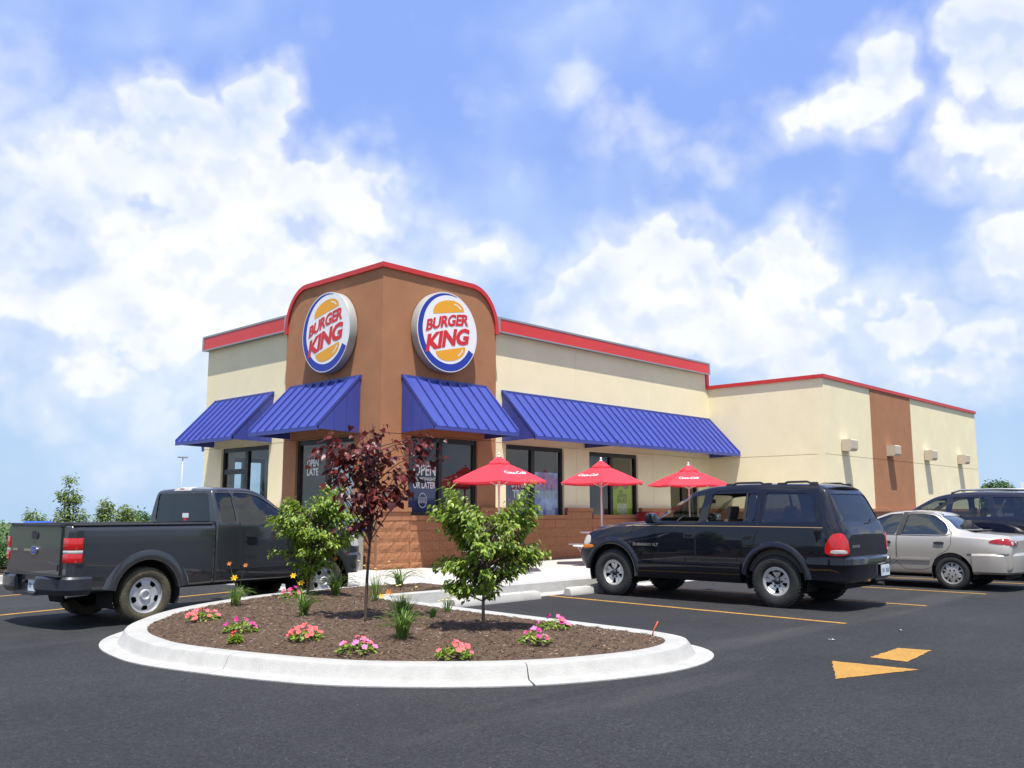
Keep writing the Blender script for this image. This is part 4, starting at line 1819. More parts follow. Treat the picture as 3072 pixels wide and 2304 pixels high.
def wheel(parent, x, y, sign, R, W, rimR, style, rim_m, tyre_m=None):
    """tyre + rim; sign = which side faces outwards"""
    w = empty('wheel', (x, y, R))
    w.parent = parent
    tyre_m = tyre_m or M_TYRE
    h = W / 2
    prof = [(rimR, -h * .86), (rimR + .02, -h), (R * .86, -h * 1.02), (R * .965, -h * .90), (R * .995, -h * .62), (R, 0), (R * .995, h * .62), (R * .965, h * .90), (R * .86, h * 1.02), (rimR + .02, h), (rimR, h * .86)]
    ty = MB().lathe(prof, 56, 'y').build('tyre', tyre_m, w, angle=50, fix=True)
    # tread blocks
    mb = MB()
    nb = 44
    for k in range(nb):
        a = 2 * pi * k / nb
        for side in (-1, 1):
            aa = a + side * .03
            c, s = cos(aa), sin(aa)
            t = Vector((-s, 0, c)) * R * pi / nb * .62
            rd = Vector((c, 0, s))
            yy = Vector((0, 1, 0))
            o = rd * (R * .985)
            p = [o - t + yy * side * h * .25, o + t + yy * side * h * .30, o + t + yy * side * h * .93, o - t + yy * side * h * .88]
            q = [v + rd * (.016 if style == 'alloy' else .007) - (yy * side * .006 if i > 1 else Vector((0, 0, 0))) for i, v in enumerate(p)]
            mb.hexa([tuple(v) for v in p + q])
    tr = mb.build('tread', tyre_m, w, fix=True)
    tr['kind'] = 'stuff'
    # rim: polar sheet with real openings
    NT, rr = 180, [0.0, .06, .12, .17, .22, .28, .34, .42, .50, .58, .66, .74, .80, .84, .88, .92, .955, .975, 1.0]

    def depth(r, a):
        if style == 'steel':
            if r < .20:
                return .012
            if r < .345:
                return .030 if r < .30 else .004
            if r < .90:
                return -.008 + .022 * sin((r - .345) / .555 * pi)
            return .0 if r < .96 else .020
        if style == 'alloy':
            if r < .14:
                return .0
            if r < .80:
                return -.022 + .026 * r
            return .012 if r < .90 else .026
        if r < .9:
            return .020 - .02 * r * r
        return .006

    def hole(r, a):
        if style == 'steel':
            b_ = (a % (2 * pi / 5)) - pi / 5
            return .60 < r < .86 and abs(b_) < .21 * (1.25 - abs(r - .73) * 3)
        if style == 'alloy':
            b_ = (a % (2 * pi / 5)) - pi / 5
            if .44 < r < .82 and abs(b_) < .23 - .12 * (1 - r):
                return True
            c = ((a + pi / 5) % (2 * pi / 5)) - pi / 5
            return .54 < r < .80 and abs(c) < .040
        b_ = abs((a % (2 * pi / 5)) - pi / 5)
        return .45 < r < .90 and b_ > 0 and r > .43 + .52 * max(0, (.56 - b_) / .56) ** .8 and b_ < .54
    vs, fs = [], []
    for i, r in enumerate(rr):
        for k in range(NT):
            a = 2 * pi * k / NT + pi / 2
            vs.append((r * rimR * cos(a), sign * (h * .62 + depth(r, a - pi / 2)), r * rimR * sin(a)))
    for i in range(len(rr) - 1):
        for k in range(NT):
            rm, am = (rr[i] + rr[i + 1]) / 2, 2 * pi * (k + .5) / NT
            if not hole(rm, am):
                fs.append((i * NT + k, i * NT + (k + 1) % NT, (i + 1) * NT + (k + 1) % NT, (i + 1) * NT + k))
    o = len(vs)
    for k in range(NT):                      # turned-in lip and barrel
        a = 2 * pi * k / NT + pi / 2
        vs.append((rimR * 1.01 * cos(a), sign * h * .80, rimR * 1.01 * sin(a)))
    e = (len(rr) - 1) * NT
    fs += [(e + k, e + (k + 1) % NT, o + (k + 1) % NT, o + k) for k in range(NT)]
    rim = MB().add(vs, fs).build('rim', rim_m, w, angle=40, fix=True)
    MB().lathe([(.001, sign * h * .18), (rimR * .985, sign * h * .18), (rimR * .985, sign * h * .60)], 40, 'y').build('brake_drum', M_DARK, w, fix=True)
    if style == 'alloy':
        mb = MB()
        mb.lathe([(.001, sign * (h * .62 + .018)), (.045, sign * (h * .62 + .014)), (.05, sign * h * .5)], 20, 'y')
        mb.build('hub_cap', M_PLAS, rim, smooth=True, fix=True)
        for k in range(6):
            a = 2 * pi * k / 6
            MB().lathe([(.001, sign * (h * .62 + .002)), (.015, sign * (h * .62 - .004)), (.016, sign * h * .3)], 10, 'y', (.075 * cos(a), 0, .075 * sin(a))).build('lug_nut', M_PLAS, rim, fix=True)
    if style == 'star':
        for k in range(5):
            a = 2 * pi * (k + .5) / 5 + pi / 2
            MB().lathe([(.001, sign * (h * .62 + .024)), (.014, sign * (h * .62 + .024)), (.015, sign * h * .5)], 10, 'y', (.062 * cos(a), 0, .062 * sin(a))).build('lug_nut', M_PLAS, rim, fix=True)
    return w


def number_plate(parent, c, wdt, hgt, xdir=-1):
    x, y, z = c
    pl_ = MB().box((x, y - wdt / 2, z - hgt / 2), (x + xdir * .012, y + wdt / 2, z + hgt / 2)).build('number_plate', M_PLATE, parent)
    for i in range(6):
        if i == 3:
            continue
        yy = y - wdt * .36 + wdt * .72 * i / 5
        MB().box((x + xdir * .0125, yy - .014, z - .030), (x + xdir * .014, yy + .014, z + .030)).build('plate_print', M_PLTXT, pl_)
    return pl_


def panes(hull, sides, ends, glass, parent, off=-.012):
    for poly, sg in sides:
        patch(hull, poly, 'y', sg, off, 0, glass, 'window', parent)
    for poly, sg in ends:
        patch(hull, poly, 'x', sg, off, 0, glass, 'windscreen' if sg > 0 else 'rear_window', parent, rings=7)


def mirror_poly(poly):
    return poly


M_SEAT = mat('beige seat cloth', (.16, .12, .085), .9, var=.1, vscale=30)
M_TRIM = mat('grey cabin trim', (.05, .045, .04), .8)


def seat(parent, x, y, m, w=.50):
    mb = MB()
    mb.prism(soft([(-.28, .62), (.26, .66), (.28, .78), (-.26, .74)], 1), lambda u, v, q: (x + u, y + q, v), -w / 2, w / 2)
    mb.prism(soft([(-.30, .70), (-.18, .70), (-.38, 1.30), (-.48, 1.30)], 1), lambda u, v, q: (x + u, y + q, v), -w / 2, w / 2)
    mb.prism(soft([(-.41, 1.28), (-.33, 1.28), (-.38, 1.50), (-.46, 1.50)], 1), lambda u, v, q: (x + u, y + q, v), -.14, .14)
    return mb.build('seat', m, parent, angle=40, fix=True)


def steering(parent, x, y, z):
    mb = MB()
    pts = []
    for k in range(25):
        a = 2 * pi * k / 24
        pts.append((x - .10 * sin(a), y + .19 * cos(a), z + .17 * sin(a)))
    mb.tube(pts, .016, 8, False)
    mb.tube([(x, y, z), (x + .3, y, z - .12)], .05, 8)
    return mb.build('steering_wheel', M_PLAS, parent, smooth=True)


# ---- black sport utility vehicle
def build_suv():
    px, py, yw = .645, -8.681, radians(90.8)
    le = Vector((-sin(yw), cos(yw)))
    o2 = Vector((px, py)) - le * .89
    car = empty('sport_utility_vehicle', (o2.x, o2.y, 0), yw, label='black sport utility vehicle with open side windows, nose to the building', cat='suv')
    paint_m = mat('black car paint', (.0030, .0036, .0085), .5, coat=1.0, spec=.08)
    st = [(-1.06, .56, .72, 1.02, .70, 1.07, .62, 1.09), (-1.03, .50, .82, 1.07, .79, 1.14, .71, 1.17), (-.95, .47, .875, 1.16, .85, 1.29, .74, 1.34),
          (-.74, .44, .905, 1.20, .885, 1.70, .68, 1.755), (-.62, .44, .91, 1.20, .89, 1.765, .675, 1.83), (-.2, .43, .91, 1.20, .89, 1.785, .68, 1.855), (.5, .41, .91, 1.20, .89, 1.79, .685, 1.865),
          (1.05, .40, .91, 1.21, .89, 1.775, .68, 1.845), (1.42, .40, .91, 1.21, .89, 1.715, .665, 1.785), (1.72, .40, .91, 1.215, .89, 1.58, .665, 1.645), (2.14, .41, .91, 1.215, .885, 1.335, .70, 1.385),
          (2.34, .42, .91, 1.20, .875, 1.235, .75, 1.275), (2.9, .43, .905, 1.145, .86, 1.20, .74, 1.245), (3.35, .46, .895, 1.085, .835, 1.14, .70, 1.19), (3.6, .50, .86, 1.02, .79, 1.07, .64, 1.11),
          (3.70, .54, .81, .94, .74, .985, .58, 1.01), (3.735, .58, .74, .86, .66, .90, .5, .91)]
    h = Hull(st)
    w1 = fillet([(2.10, 1.262), (1.30, 1.262), (1.26, 1.68), (1.50, 1.655), (1.70, 1.565)])
    w2 = fillet([(1.17, 1.262), (.33, 1.262), (.33, 1.70), (1.11, 1.695)])
    w3 = fillet([(.19, 1.255), (-.66, 1.262), (-.56, 1.58), (-.47, 1.685), (.18, 1.705)])
    front = fillet([(-.79, 1.32), (.79, 1.32), (.66, 1.69), (-.66, 1.69)])
    rear = fillet([(-.74, 1.27), (.74, 1.27), (.64, 1.68), (-.64, 1.68)], .07)
    d1 = dense(soft([(2.62, .60), (1.36, .56), (1.36, 1.25), (1.245, 1.735), (1.46, 1.72), (1.74, 1.60), (2.24, 1.28), (2.62, 1.17)], 1), .09)
    d2 = dense(soft([(1.345, .56), (.66, .56), (.60, .80), (.27, .96), (.27, 1.745), (1.23, 1.735), (1.34, 1.25)], 1), .09)
    cut = [merge([cyl_y(0, .42, .49, .50, 1.2), cyl_y(0, .42, .49, -1.2, -.50), cyl_y(2.99, .42, .50, .50, 1.2), cyl_y(2.99, .42, .50, -1.2, -.50)]),
           merge([h.inset(-.86, 2.25, .045, .52)]),
           merge([prism_y(w1, -1.3, 1.3)]), merge([prism_y(w2, -1.3, 1.3)]), merge([prism_y(w3, -1.3, 1.3)]),
           merge([prism_x(front, 1.0, 3.0)]), merge([prism_x(rear, -1.6, -.4)]),
           merge([groove(h, d1, 1)]), merge([groove(h, d2, 1)])]
    me = boolean(h.me, cut)
    finish_body(h, me, [paint_m, M_TRIM], 'body', car, [(d1, 1), (d2, 1)])
    gl = glass_mat('car glass', (.52, .58, .55), 1.6)
    gd = glass_mat('smoked car glass', (.10, .11, .12), 2.2)
    # near front pane is wound down a little, rear near window is half open: only its fixed quarter carries glass
    patch(h, w1, 'y', -1, -.012, 0, gl, 'window', car)
    patch(h, w2, 'y', -1, -.012, 0, gl, 'window', car)
    patch(h, soft([(.50, 1.262), (.33, 1.262), (.33, 1.70), (.48, 1.70)], 1), 'y', 1, -.012, 0, gd, 'window', car)
    for sg in (1, -1):
        patch(h, w3, 'y', sg, -.012, 0, gd, 'window', car)
    patch(h, front, 'x', 1, -.012, 0, gl, 'windscreen', car, rings=7)
    patch(h, rear, 'x', -1, -.012, 0, gd, 'rear_window', car, rings=7)
    for sg in (1, -1):
        patch(h, shrink(soft([(.52, 1.262), (.475, 1.262), (.475, 1.70), (.52, 1.70)], 1), -.002), 'y', sg, .0, .01, M_PLAS, 'window_divider', car)
        for cx in (0, 2.99):
            flare(cx, .40, .475, .585, .905, sg, paint_m, car, a0=(4 if cx else 8), a1=(186 if cx else 176), out=.034)
        liner(0, .42, .492, .49, .885, sg, car)
        liner(2.99, .42, .502, .49, .885, sg, car)
        # rocker cladding
        mb = MB()
        mb.prism([(.905, .62), (.935, .60), (.945, .40), (.90, .34), (.80, .34), (.80, .62)], lambda p, q, w: (w, sg * p, q), .56, 2.44)
        mb.build('rocker_panel', paint_m, car, angle=40, fix=True)
        ribbon(h, [(.56, .635), (2.44, .655)], 'y', sg, .012, .02, paint_m, 'side_moulding', car)
        ribbon(h, [(-.76, 1.185), (.5, 1.19), (2.5, 1.185), (2.72, 1.165)], 'y', sg, .003, .010, mat('tan pinstripe', (.30, .20, .10), .4), 'pinstripe', car)
        # handles
        for hx in (1.47, .43):
            hd = patch(h, rrect(hx - .10, .99, hx + .09, 1.07, .03), 'y', sg, .008, .02, M_PLAS, 'door_handle', car)
            patch(h, rrect(hx - .07, 1.035, hx + .06, 1.062, .012), 'y', sg, .024, .016, paint_m, 'handle_grip', hd)
        # door mirror
        mb = MB()
        mb.prism(soft([(2.02, 1.22), (2.18, 1.22), (2.16, 1.40), (2.04, 1.38)], 2), lambda p, q, w: (p, sg * w, q), .92, 1.10)
        mr = mb.build('door_mirror', paint_m, car, angle=50, fix=True)
        MB().prism(rrect(.94, 1.245, 1.085, 1.365, .02), lambda p, q, w: (w, sg * p, q), 2.02, 2.035).build('mirror_glass', M_CHROME, mr, fix=True)
        # tail lamp, head lamp
        tl = patch(h, soft([(-.17, .79), (.18, .79), (.175, .93), (.09, 1.10), (-.06, 1.115), (-.15, 1.0)], 2), 'd', sg, .010, .04, M_LRED, 'tail_lamp', car, corner=(-.93, .80))
        patch(h, soft([(-.11, .815), (.12, .815), (.115, .872), (-.11, .872)], 1), 'd', sg, .016, .008, M_LCLR, 'reversing_lens', tl, corner=(-.93, .80))
        hl = patch(h, soft([(3.46, .86), (3.68, .84), (3.66, 1.00), (3.50, 1.02)], 2), 'y', sg, .008, .03, M_LCLR, 'head_lamp', car)
        patch(h, soft([(3.40, .80), (3.68, .78), (3.68, .845), (3.42, .855)], 1), 'y', sg, .010, .03, M_LAMB, 'side_marker', hl)
        patch(h, soft([(sg * .42, .84), (sg * .74, .84), (sg * .72, .97), (sg * .46, .98)], 2), 'x', 1, .01, .04, M_LCLR, 'head_lamp', car)
        # roof rails: fore and aft loops
        for a, b_ in ((.86, .20), (-.02, -.54)):
            mb = MB()
            n_ = 14
            mb.tube([(a + (b_ - a) * i / n_, sg * .61, 1.795 + .068 * min(1, sin(pi * i / n_) * 1.9)) for i in range(n_ + 1)], .017, 8)
            rl = mb.build('roof_rail', M_PLAS, car, smooth=True)
            for e in (a, b_):
                MB().hexa([(e - .09, sg * .61 - .03, 1.765), (e + .09, sg * .61 - .03, 1.765), (e + .09, sg * .61 + .03, 1.765), (e - .09, sg * .61 + .03, 1.765),
                           (e - .05, sg * .61 - .02, 1.855), (e + .05, sg * .61 - .02, 1.855), (e + .05, sg * .61 + .02, 1.855), (e - .05, sg * .61 + .02, 1.855)]).build('rail_foot', M_PLAS, rl, fix=True)
    # fuel flap, badges
    patch(h, [(-.43 + .085 * cos(2 * pi * k / 20), .98 + .085 * sin(2 * pi * k / 20)) for k in range(20)], 'y', 1, .004, .004, paint_m, 'fuel_flap', car)

    def badge(t, cx, z, wd, ht, axis, sg, name='badge'):
        vs, fs = text_mb(t, 1, .02, 0, 1.05, wd, ht)
        out = []
        for x, y in vs:
            if axis == 'y':
                p, _ = h.hit((cx - sg * x, sg * 3, z + y), (0, -sg, 0))
                out.append(p + Vector((0, sg * .006, 0)))
            else:
                p, _ = h.hit((-4, cx - x, z + y), (1, 0, 0))
                out.append(p + Vector((-.006, 0, 0)))
        return MB().add(out, fs).build(name, mat('pewter badge', (.42, .40, .36), .3, metal=.6), car)
    badge('DURANGO SLT', 2.30, .855, .50, .045, 'y', 1)
    badge('DODGE', .46, .90, .26, .035, 'x', -1)
    # spoiler over the rear glass
    vs_, fs_ = [], []
    prof_ = soft([(-.46, 1.842), (-.74, 1.815), (-.785, 1.785), (-.70, 1.755), (-.46, 1.80)], 1)
    for k in range(13):
        w_ = -.62 + 1.24 * k / 12
        vs_ += [(p + .05 * (w_ / .62) ** 2, w_, q - .040 * (w_ / .62) ** 2) for p, q in prof_]
    m_ = len(prof_)
    for k in range(12):
        fs_ += [(k * m_ + j, k * m_ + (j + 1) % m_, (k + 1) * m_ + (j + 1) % m_, (k + 1) * m_ + j) for j in range(m_)]
    fs_ += [tuple(range(m_)), tuple(12 * m_ + j for j in range(m_))]
    MB().add(vs_, fs_).build('spoiler', paint_m, car, angle=50, fix=True)
    # wiper
    MB().tube([(-1.00, -.05, 1.24), (-1.01, -.30, 1.27), (-.985, -.52, 1.33)], .010, 6).build('wiper', M_PLAS, car)
    # bumpers
    bumper([(-.52, .915), (-.88, .91), (-1.06, .80), (-1.13, .45), (-1.14, 0), (-1.13, -.45), (-1.06, -.80), (-.88, -.91), (-.52, -.915)],
           [(-.12, .76), (-.02, .765), (.018, .74), (.022, .66), (.0, .62), (-.005, .44), (-.05, .40), (-.12, .40)][::1], paint_m, car, 'rear_bumper')
    bumper([(3.44, -.90), (3.62, -.89), (3.76, -.76), (3.83, -.4), (3.84, 0), (3.83, .4), (3.76, .76), (3.62, .89), (3.44, .90)],
           [(-.14, .79), (-.03, .79), (.012, .76), (.015, .66), (-.01, .56), (-.05, .48), (-.14, .48)], mat('bumper black', (.006, .007, .010), .35), car, 'front_bumper')
    # grille
    gr = MB()
    gr.box((3.70, -.42, .84), (3.745, .42, .87)).box((3.70, -.42, .97), (3.735, .42, 1.0)).box((3.70, -.02, .87), (3.742, .02, .97))
    gr.build('grille', M_CHROME, car)
    number_plate(car, (-1.162, -.33, .55), .31, .16)
    # cabin
    for sy in (.40, -.40):
        seat(car, 1.35, sy, M_SEAT)
    seat(car, .55, 0, M_SEAT, 1.3)
    steering(car, 1.95, .40, 1.16)
    MB().prism(soft([(2.20, .9), (1.95, .9), (1.98, 1.17), (2.2, 1.26)], 1), lambda p, q, w: (p, w, q), -.78, .78).build('dashboard', M_TRIM, car, fix=True)
    MB().box((1.55, -.12, 1.555), (1.60, .12, 1.62)).build('rear_view_mirror', M_PLAS, car)
    # underbody and wheels
    MB().box((-.9, -.55, .30), (3.4, .55, .46)).build('chassis', M_DARK, car)
    MB().tube([(-.0, -.7, .38), (0, .7, .38)], .05, 8).tube([(2.99, -.7, .38), (2.99, .7, .38)], .05, 8).build('axle', M_DARK, car)
    MB().tube([(-.95, -.15, .36), (-1.2, -.15, .36)], .03, 8).build('tow_hitch', M_PLAS, car)
    for x in (0, 2.99):
        for sg in (1, -1):
            wheel(car, x, sg * .775, sg, .385, .255, .215, 'alloy', M_ALLOY)
    return car


# ---- grey pickup truck
def build_truck():
    px, py, yw, sc = -6.641, -3.713, radians(5.07), .918
    le = Vector((-sin(yw), cos(yw)))
    o2 = Vector((px, py)) + le * .93 * sc
    car = empty('pickup_truck', (o2.x, o2.y, 0), yw, sc, label='dark grey pickup truck parked beside the flower island', cat='pickup truck')
    pm = mat('dark grey metallic paint', (.031, .035, .042), .30, metal=.25, coat=.9, var=.08, vscale=2)
    pm2 = mat('bronze grey lower paint', (.032, .031, .029), .38, metal=.2, coat=.6, var=.15, vscale=3)
    # cab with bonnet
    h = Hull([(1.055, .47, .95, 1.335, .945, 1.82, .745, 1.87), (1.075, .47, .955, 1.34, .95, 1.84, .76, 1.90), (1.25, .47, .955, 1.34, .95, 1.865, .765, 1.93), (1.7, .47, .955, 1.335, .95, 1.86, .765, 1.925),
              (1.95, .47, .955, 1.33, .95, 1.80, .76, 1.865), (2.25, .47, .955, 1.325, .95, 1.625, .765, 1.69), (2.62, .47, .955, 1.31, .945, 1.40, .80, 1.45), (2.80, .48, .955, 1.29, .94, 1.325, .83, 1.365),
              (3.4, .50, .955, 1.235, .93, 1.275, .82, 1.325), (3.8, .54, .93, 1.15, .90, 1.20, .78, 1.245), (3.96, .58, .89, 1.05, .86, 1.10, .72, 1.14), (4.01, .62, .83, .98, .80, 1.02, .66, 1.05)], 90)
    wa = fillet([(1.42, 1.37), (1.15, 1.37), (1.10, 1.825), (1.38, 1.825)])
    wb = fillet([(2.56, 1.36), (2.02, 1.345), (1.98, 1.30), (1.46, 1.37), (1.42, 1.83), (1.66, 1.83), (1.90, 1.78), (2.20, 1.62)])
    front = fillet([(-.72, 1.44), (.72, 1.44), (.64, 1.78), (-.64, 1.78)])
    rear = fillet([(-.78, 1.385), (.78, 1.385), (.69, 1.825), (-.69, 1.825)], .06)
    d1 = dense(soft([(2.66, .56), (1.49, .54), (1.49, 1.36), (1.405, 1.86), (1.70, 1.86), (1.96, 1.80), (2.28, 1.62), (2.66, 1.33)], 1), .09)
    d0 = dense(soft([(1.47, .54), (1.12, .54), (1.10, 1.855), (1.39, 1.86), (1.47, 1.36)], 1), .09)
    me = boolean(h.me, [merge([cyl_y(3.2, .40, .49, .5, 1.2), cyl_y(3.2, .40, .49, -1.2, -.5)]), merge([h.inset(1.09, 2.55, .05, .6)]), merge([prism_y(wa, -1.3, 1.3)]), merge([prism_y(wb, -1.3, 1.3)]),
                        merge([prism_x(front, 1.9, 3.2)]), merge([prism_x(rear, .9, 1.3)]), merge([groove(h, d1, -1)]), merge([groove(h, d0, -1)])])
    finish_body(h, me, [pm, M_TRIM], 'cab', car, [(d1, -1), (d0, -1)])
    gd = glass_mat('tinted truck glass', (.16, .18, .19), 2.0)
    for sg in (-1, 1):
        patch(h, wa, 'y', sg, -.012, 0, gd, 'window', car)
        patch(h, wb, 'y', sg, -.012, 0, gd, 'window', car)
    patch(h, front, 'x', 1, -.012, 0, gd, 'windscreen', car, rings=7)
    MB().prism(rear, lambda u, v, w: (w, u, v), 1.066, 1.070).build('rear_window', gd, car)
    # bed
    hb = Hull([(-1.13, .60, .88, 1.28, .89, 1.345, .86, 1.346), (-1.11, .52, .925, 1.29, .93, 1.352, .90, 1.353), (-1.06, .48, .95, 1.295, .95, 1.355, .92, 1.356), (-.9, .46, .957, 1.295, .955, 1.355, .925, 1.356),
               (.6, .46, .957, 1.295, .955, 1.355, .925, 1.356), (1.035, .47, .955, 1.295, .953, 1.355, .922, 1.356)], 70, bulge=.004)
    mbx = MB().box((-1.03, -.80, .78), (.96, .80, 1.8))
    me = boolean(hb.me, [merge([cyl_y(0, .40, .50, .5, 1.2), cyl_y(0, .40, .50, -1.2, -.5)]), tmp(mbx.v, mbx.f)])
    finish_body(hb, me, [pm, M_DARK], 'bed', car)
    for sg in (1, -1):
        # rail caps
        MB().prism(soft([(.79, 1.352), (.945, 1.352), (.945, 1.372), (.93, 1.382), (.80, 1.382)], 1), lambda p, q, w: (w, sg * p, q), -1.09, 1.0).build('rail_cap', M_PLAS, car, fix=True)
        liner(0, .40, .503, .49, .935, sg, car)
        liner(3.2, .40, .493, .49, .935, sg, car)
        flare(0, .40, .485, .66, .945, sg, pm, car, 9, 171, .022)
        flare(3.2, .40, .48, .66, .945, sg, pm, car, 12, 168, .022)
        for hh, a, b_ in ((hb, -1.0, -.66), (hb, .66, 1.03)):
            ribbon(hh, [(a, .682), (b_, .685)], 'y', sg, .010, .016, pm, 'body_crease', car)
        ribbon(h, [(1.07, .685), (2.54, .69)], 'y', sg, .010, .016, pm, 'body_crease', car)
        # tail lamps: red, clear, red
        for z0, z1, m_, nm in ((.87, .988, M_LRED, 'tail_lamp'), (.991, 1.034, M_LCLR, 'reversing_lamp'), (1.037, 1.195, M_LRED, 'tail_lamp')):
            path_ = [(-.965, .957), (-1.03, .953), (-1.085, .935), (-1.12, .90), (-1.13, .84), (-1.132, .80)]
            if sg < 0:
                path_ = [(p, -q) for p, q in path_][::-1]
            bumper(path_, [(-.03, z0), (.012, z0), (.016, z0 + .012), (.016, z1 - .012), (.012, z1), (-.03, z1)], m_, car, nm)
        # door handle, mirror
        hd = patch(h, rrect(1.57, 1.09, 1.79, 1.21, .03), 'y', sg, .006, .02, M_PLAS, 'door_handle', car)
        patch(h, rrect(1.59, 1.155, 1.77, 1.19, .015), 'y', sg, .03, .02, M_PLAS, 'handle_grip', hd)
        mr = MB().prism(soft([(2.30, 1.30), (2.46, 1.30), (2.46, 1.56), (2.32, 1.56)], 2), lambda p, q, w: (p, sg * w, q), .97, 1.18).build('door_mirror', M_PLAS, car, angle=50, fix=True)
        MB().prism(rrect(.99, 1.33, 1.165, 1.53, .03), lambda p, q, w: (w, sg * p, q), 2.295, 2.312).build('mirror_glass', M_CHROME, mr, fix=True)
        hl = patch(h, soft([(3.66, .96), (3.98, .94), (3.94, 1.14), (3.70, 1.17)], 2), 'y', sg, .008, .03, M_LCLR, 'head_lamp', car)
        patch(h, soft([(sg * .50, .80), (sg * .82, .80), (sg * .80, 1.0), (sg * .52, 1.01)], 2), 'x', 1, .01, .04, M_LCLR, 'head_lamp', car)
    # tailgate
    tg = MB()
    tg.prism(rrect(-.735, .70, .735, 1.34, .03), lambda p, q, w: (-1.132 - w, p, q), .0, .022)
    t_ = tg.build('tailgate', pm, car, angle=40, fix=True)
    MB().prism(soft([(-.70, .73), (.70, .73), (.70, .88), (-.70, .88)], 1), lambda p, q, w: (-1.1545 - w, p, q), 0, .012).build('tailgate_panel', pm, t_, angle=40, fix=True)
    MB().prism([(-.735, 1.335), (.735, 1.335), (.735, 1.372), (-.735, 1.372)], lambda p, q, w: (-1.165 + w, p, q), 0, .11).build('top_trim', M_PLAS, t_, fix=True)
    MB().prism(soft([(-.09, 1.17), (.09, 1.17), (.09, 1.28), (-.09, 1.28)], 1), lambda p, q, w: (-1.1545 - w, p, q), 0, .012).build('tailgate_handle', M_PLAS, t_, fix=True)
    # oval emblem and bar
    ov = [(.095 * cos(2 * pi * k / 32), 1.02 + .058 * sin(2 * pi * k / 32)) for k in range(32)]
    MB().prism(ov, lambda p, q, w: (-1.1545 - w, p, q), 0, .014).build('emblem_rim', M_CHROME, t_, fix=True)
    MB().prism([(u * .86, 1.02 + (v - 1.02) * .82) for u, v in ov], lambda p, q, w: (-1.169 - w, p, q), 0, .002).build('emblem', M_SBLU, t_, fix=True)
    vs, fs = text_mb('Ford', 1, .01, .25, 1, .13, .055)
    MB().add([(-1.1715, -x, 1.0 + y) for x, y in vs], fs).build('emblem_lettering', M_CHROME, t_)
    for a, b_ in ((.105, .30), (.50, .66)):
        MB().prism([(a, 1.005), (b_, 1.005), (b_, 1.035), (a, 1.035)], lambda p, q, w: (-1.1545 - w, p, q), 0, .008).build('chrome_bar', M_CHROME, t_, fix=True)
    # rear bumper with step and recessed plate
    bm_ = mat('gunmetal bumper', (.030, .033, .042), .42, metal=.35, coat=.3)
    bumper([(-.82, .965), (-1.02, .965), (-1.17, .86), (-1.25, .45), (-1.25, .30)], [(-.16, .69), (-.01, .69), (.012, .66), (.012, .52), (-.03, .45), (-.16, .45)], bm_, car, 'rear_bumper')
    bumper([(-1.25, -.30), (-1.25, -.45), (-1.17, -.86), (-1.02, -.965), (-.82, -.965)], [(-.16, .69), (-.01, .69), (.012, .66), (.012, .52), (-.03, .45), (-.16, .45)], bm_, car, 'rear_bumper')
    MB().box((-1.19, -.30, .62), (-1.10, .30, .688)).box((-1.19, -.30, .45), (-1.10, .30, .619)).box((-1.27, -.30, .43), (-1.10, .30, .472)).build('plate_recess', bm_, car)
    MB().box((-1.235, -.86, .6925), (-1.14, .86, .705)).build('step_pad', M_PLAS, car)
    number_plate(car, (-1.192, -.14, .555), .30, .15)
    MB().lathe([(.001, -1.24), (.022, -1.24), (.022, -1.19)], 14, 'x', (0, .10, .60)).build('tow_socket', M_PLAS, car, fix=True)
    bumper([(3.66, -.95), (3.86, -.95), (4.06, -.80), (4.14, -.4), (4.14, .4), (4.06, .80), (3.86, .95), (3.66, .95)], [(-.16, .84), (-.02, .84), (.012, .80), (.012, .62), (-.03, .50), (-.16, .50)], pm, car, 'front_bumper')
    MB().box((3.98, -.50, .86), (4.03, .50, 1.06)).build('grille', M_PLAS, car)
    # roof marker / stop lamp, rear window sticker patch
    MB().hexa([(1.03, -.22, 1.868), (1.20, -.20, 1.905), (1.20, .20, 1.905), (1.03, .22, 1.868), (1.04, -.20, 1.895), (1.19, -.18, 1.93), (1.19, .18, 1.93), (1.04, .20, 1.895)]).build('high_stop_lamp', M_LCLR, car, fix=True)
    MB().box((1.035, -.06, 1.888), (1.039, .06, 1.905)).build('stop_lamp_lens', M_LRED, car)
    MB().box((1.062, -.17, 1.45), (1.0645, .0, 1.52)).build('sticker', mat('white sticker', (.7, .7, .72), .5), car)
    MB().box((1.062, -.12, 1.405), (1.0645, -.03, 1.445)).build('sticker', mat('red sticker', (.5, .03, .04), .5), car)
    for sy in (.42, -.42):
        seat(car, 1.62, sy, mat('grey seat cloth', (.09, .09, .09), .9), .55)
    steering(car, 2.2, .42, 1.25)
    MB().prism(soft([(2.52, .9), (2.25, .9), (2.28, 1.25), (2.52, 1.33)], 1), lambda p, q, w: (p, w, q), -.8, .8).build('dashboard', M_TRIM, car, fix=True)
    MB().box((-1.0, -.5, .42), (3.7, .5, .60)).build('chassis', M_DARK, car)
    MB().tube([(0, -.75, .37), (0, .75, .37)], .06, 8).tube([(3.2, -.75, .37), (3.2, .75, .37)], .05, 8).build('axle', M_DARK, car)
    MB().tube([(-.7, -.62, .44), (-1.0, -.66, .43)], .035, 10).build('exhaust_pipe', M_CHROME, car)
    for x in (0, 3.2):
        for sg in (1, -1):
            wheel(car, x, sg * .80, sg, .385, .25, .245, 'steel', M_RIM, M_TYRED)
    return car


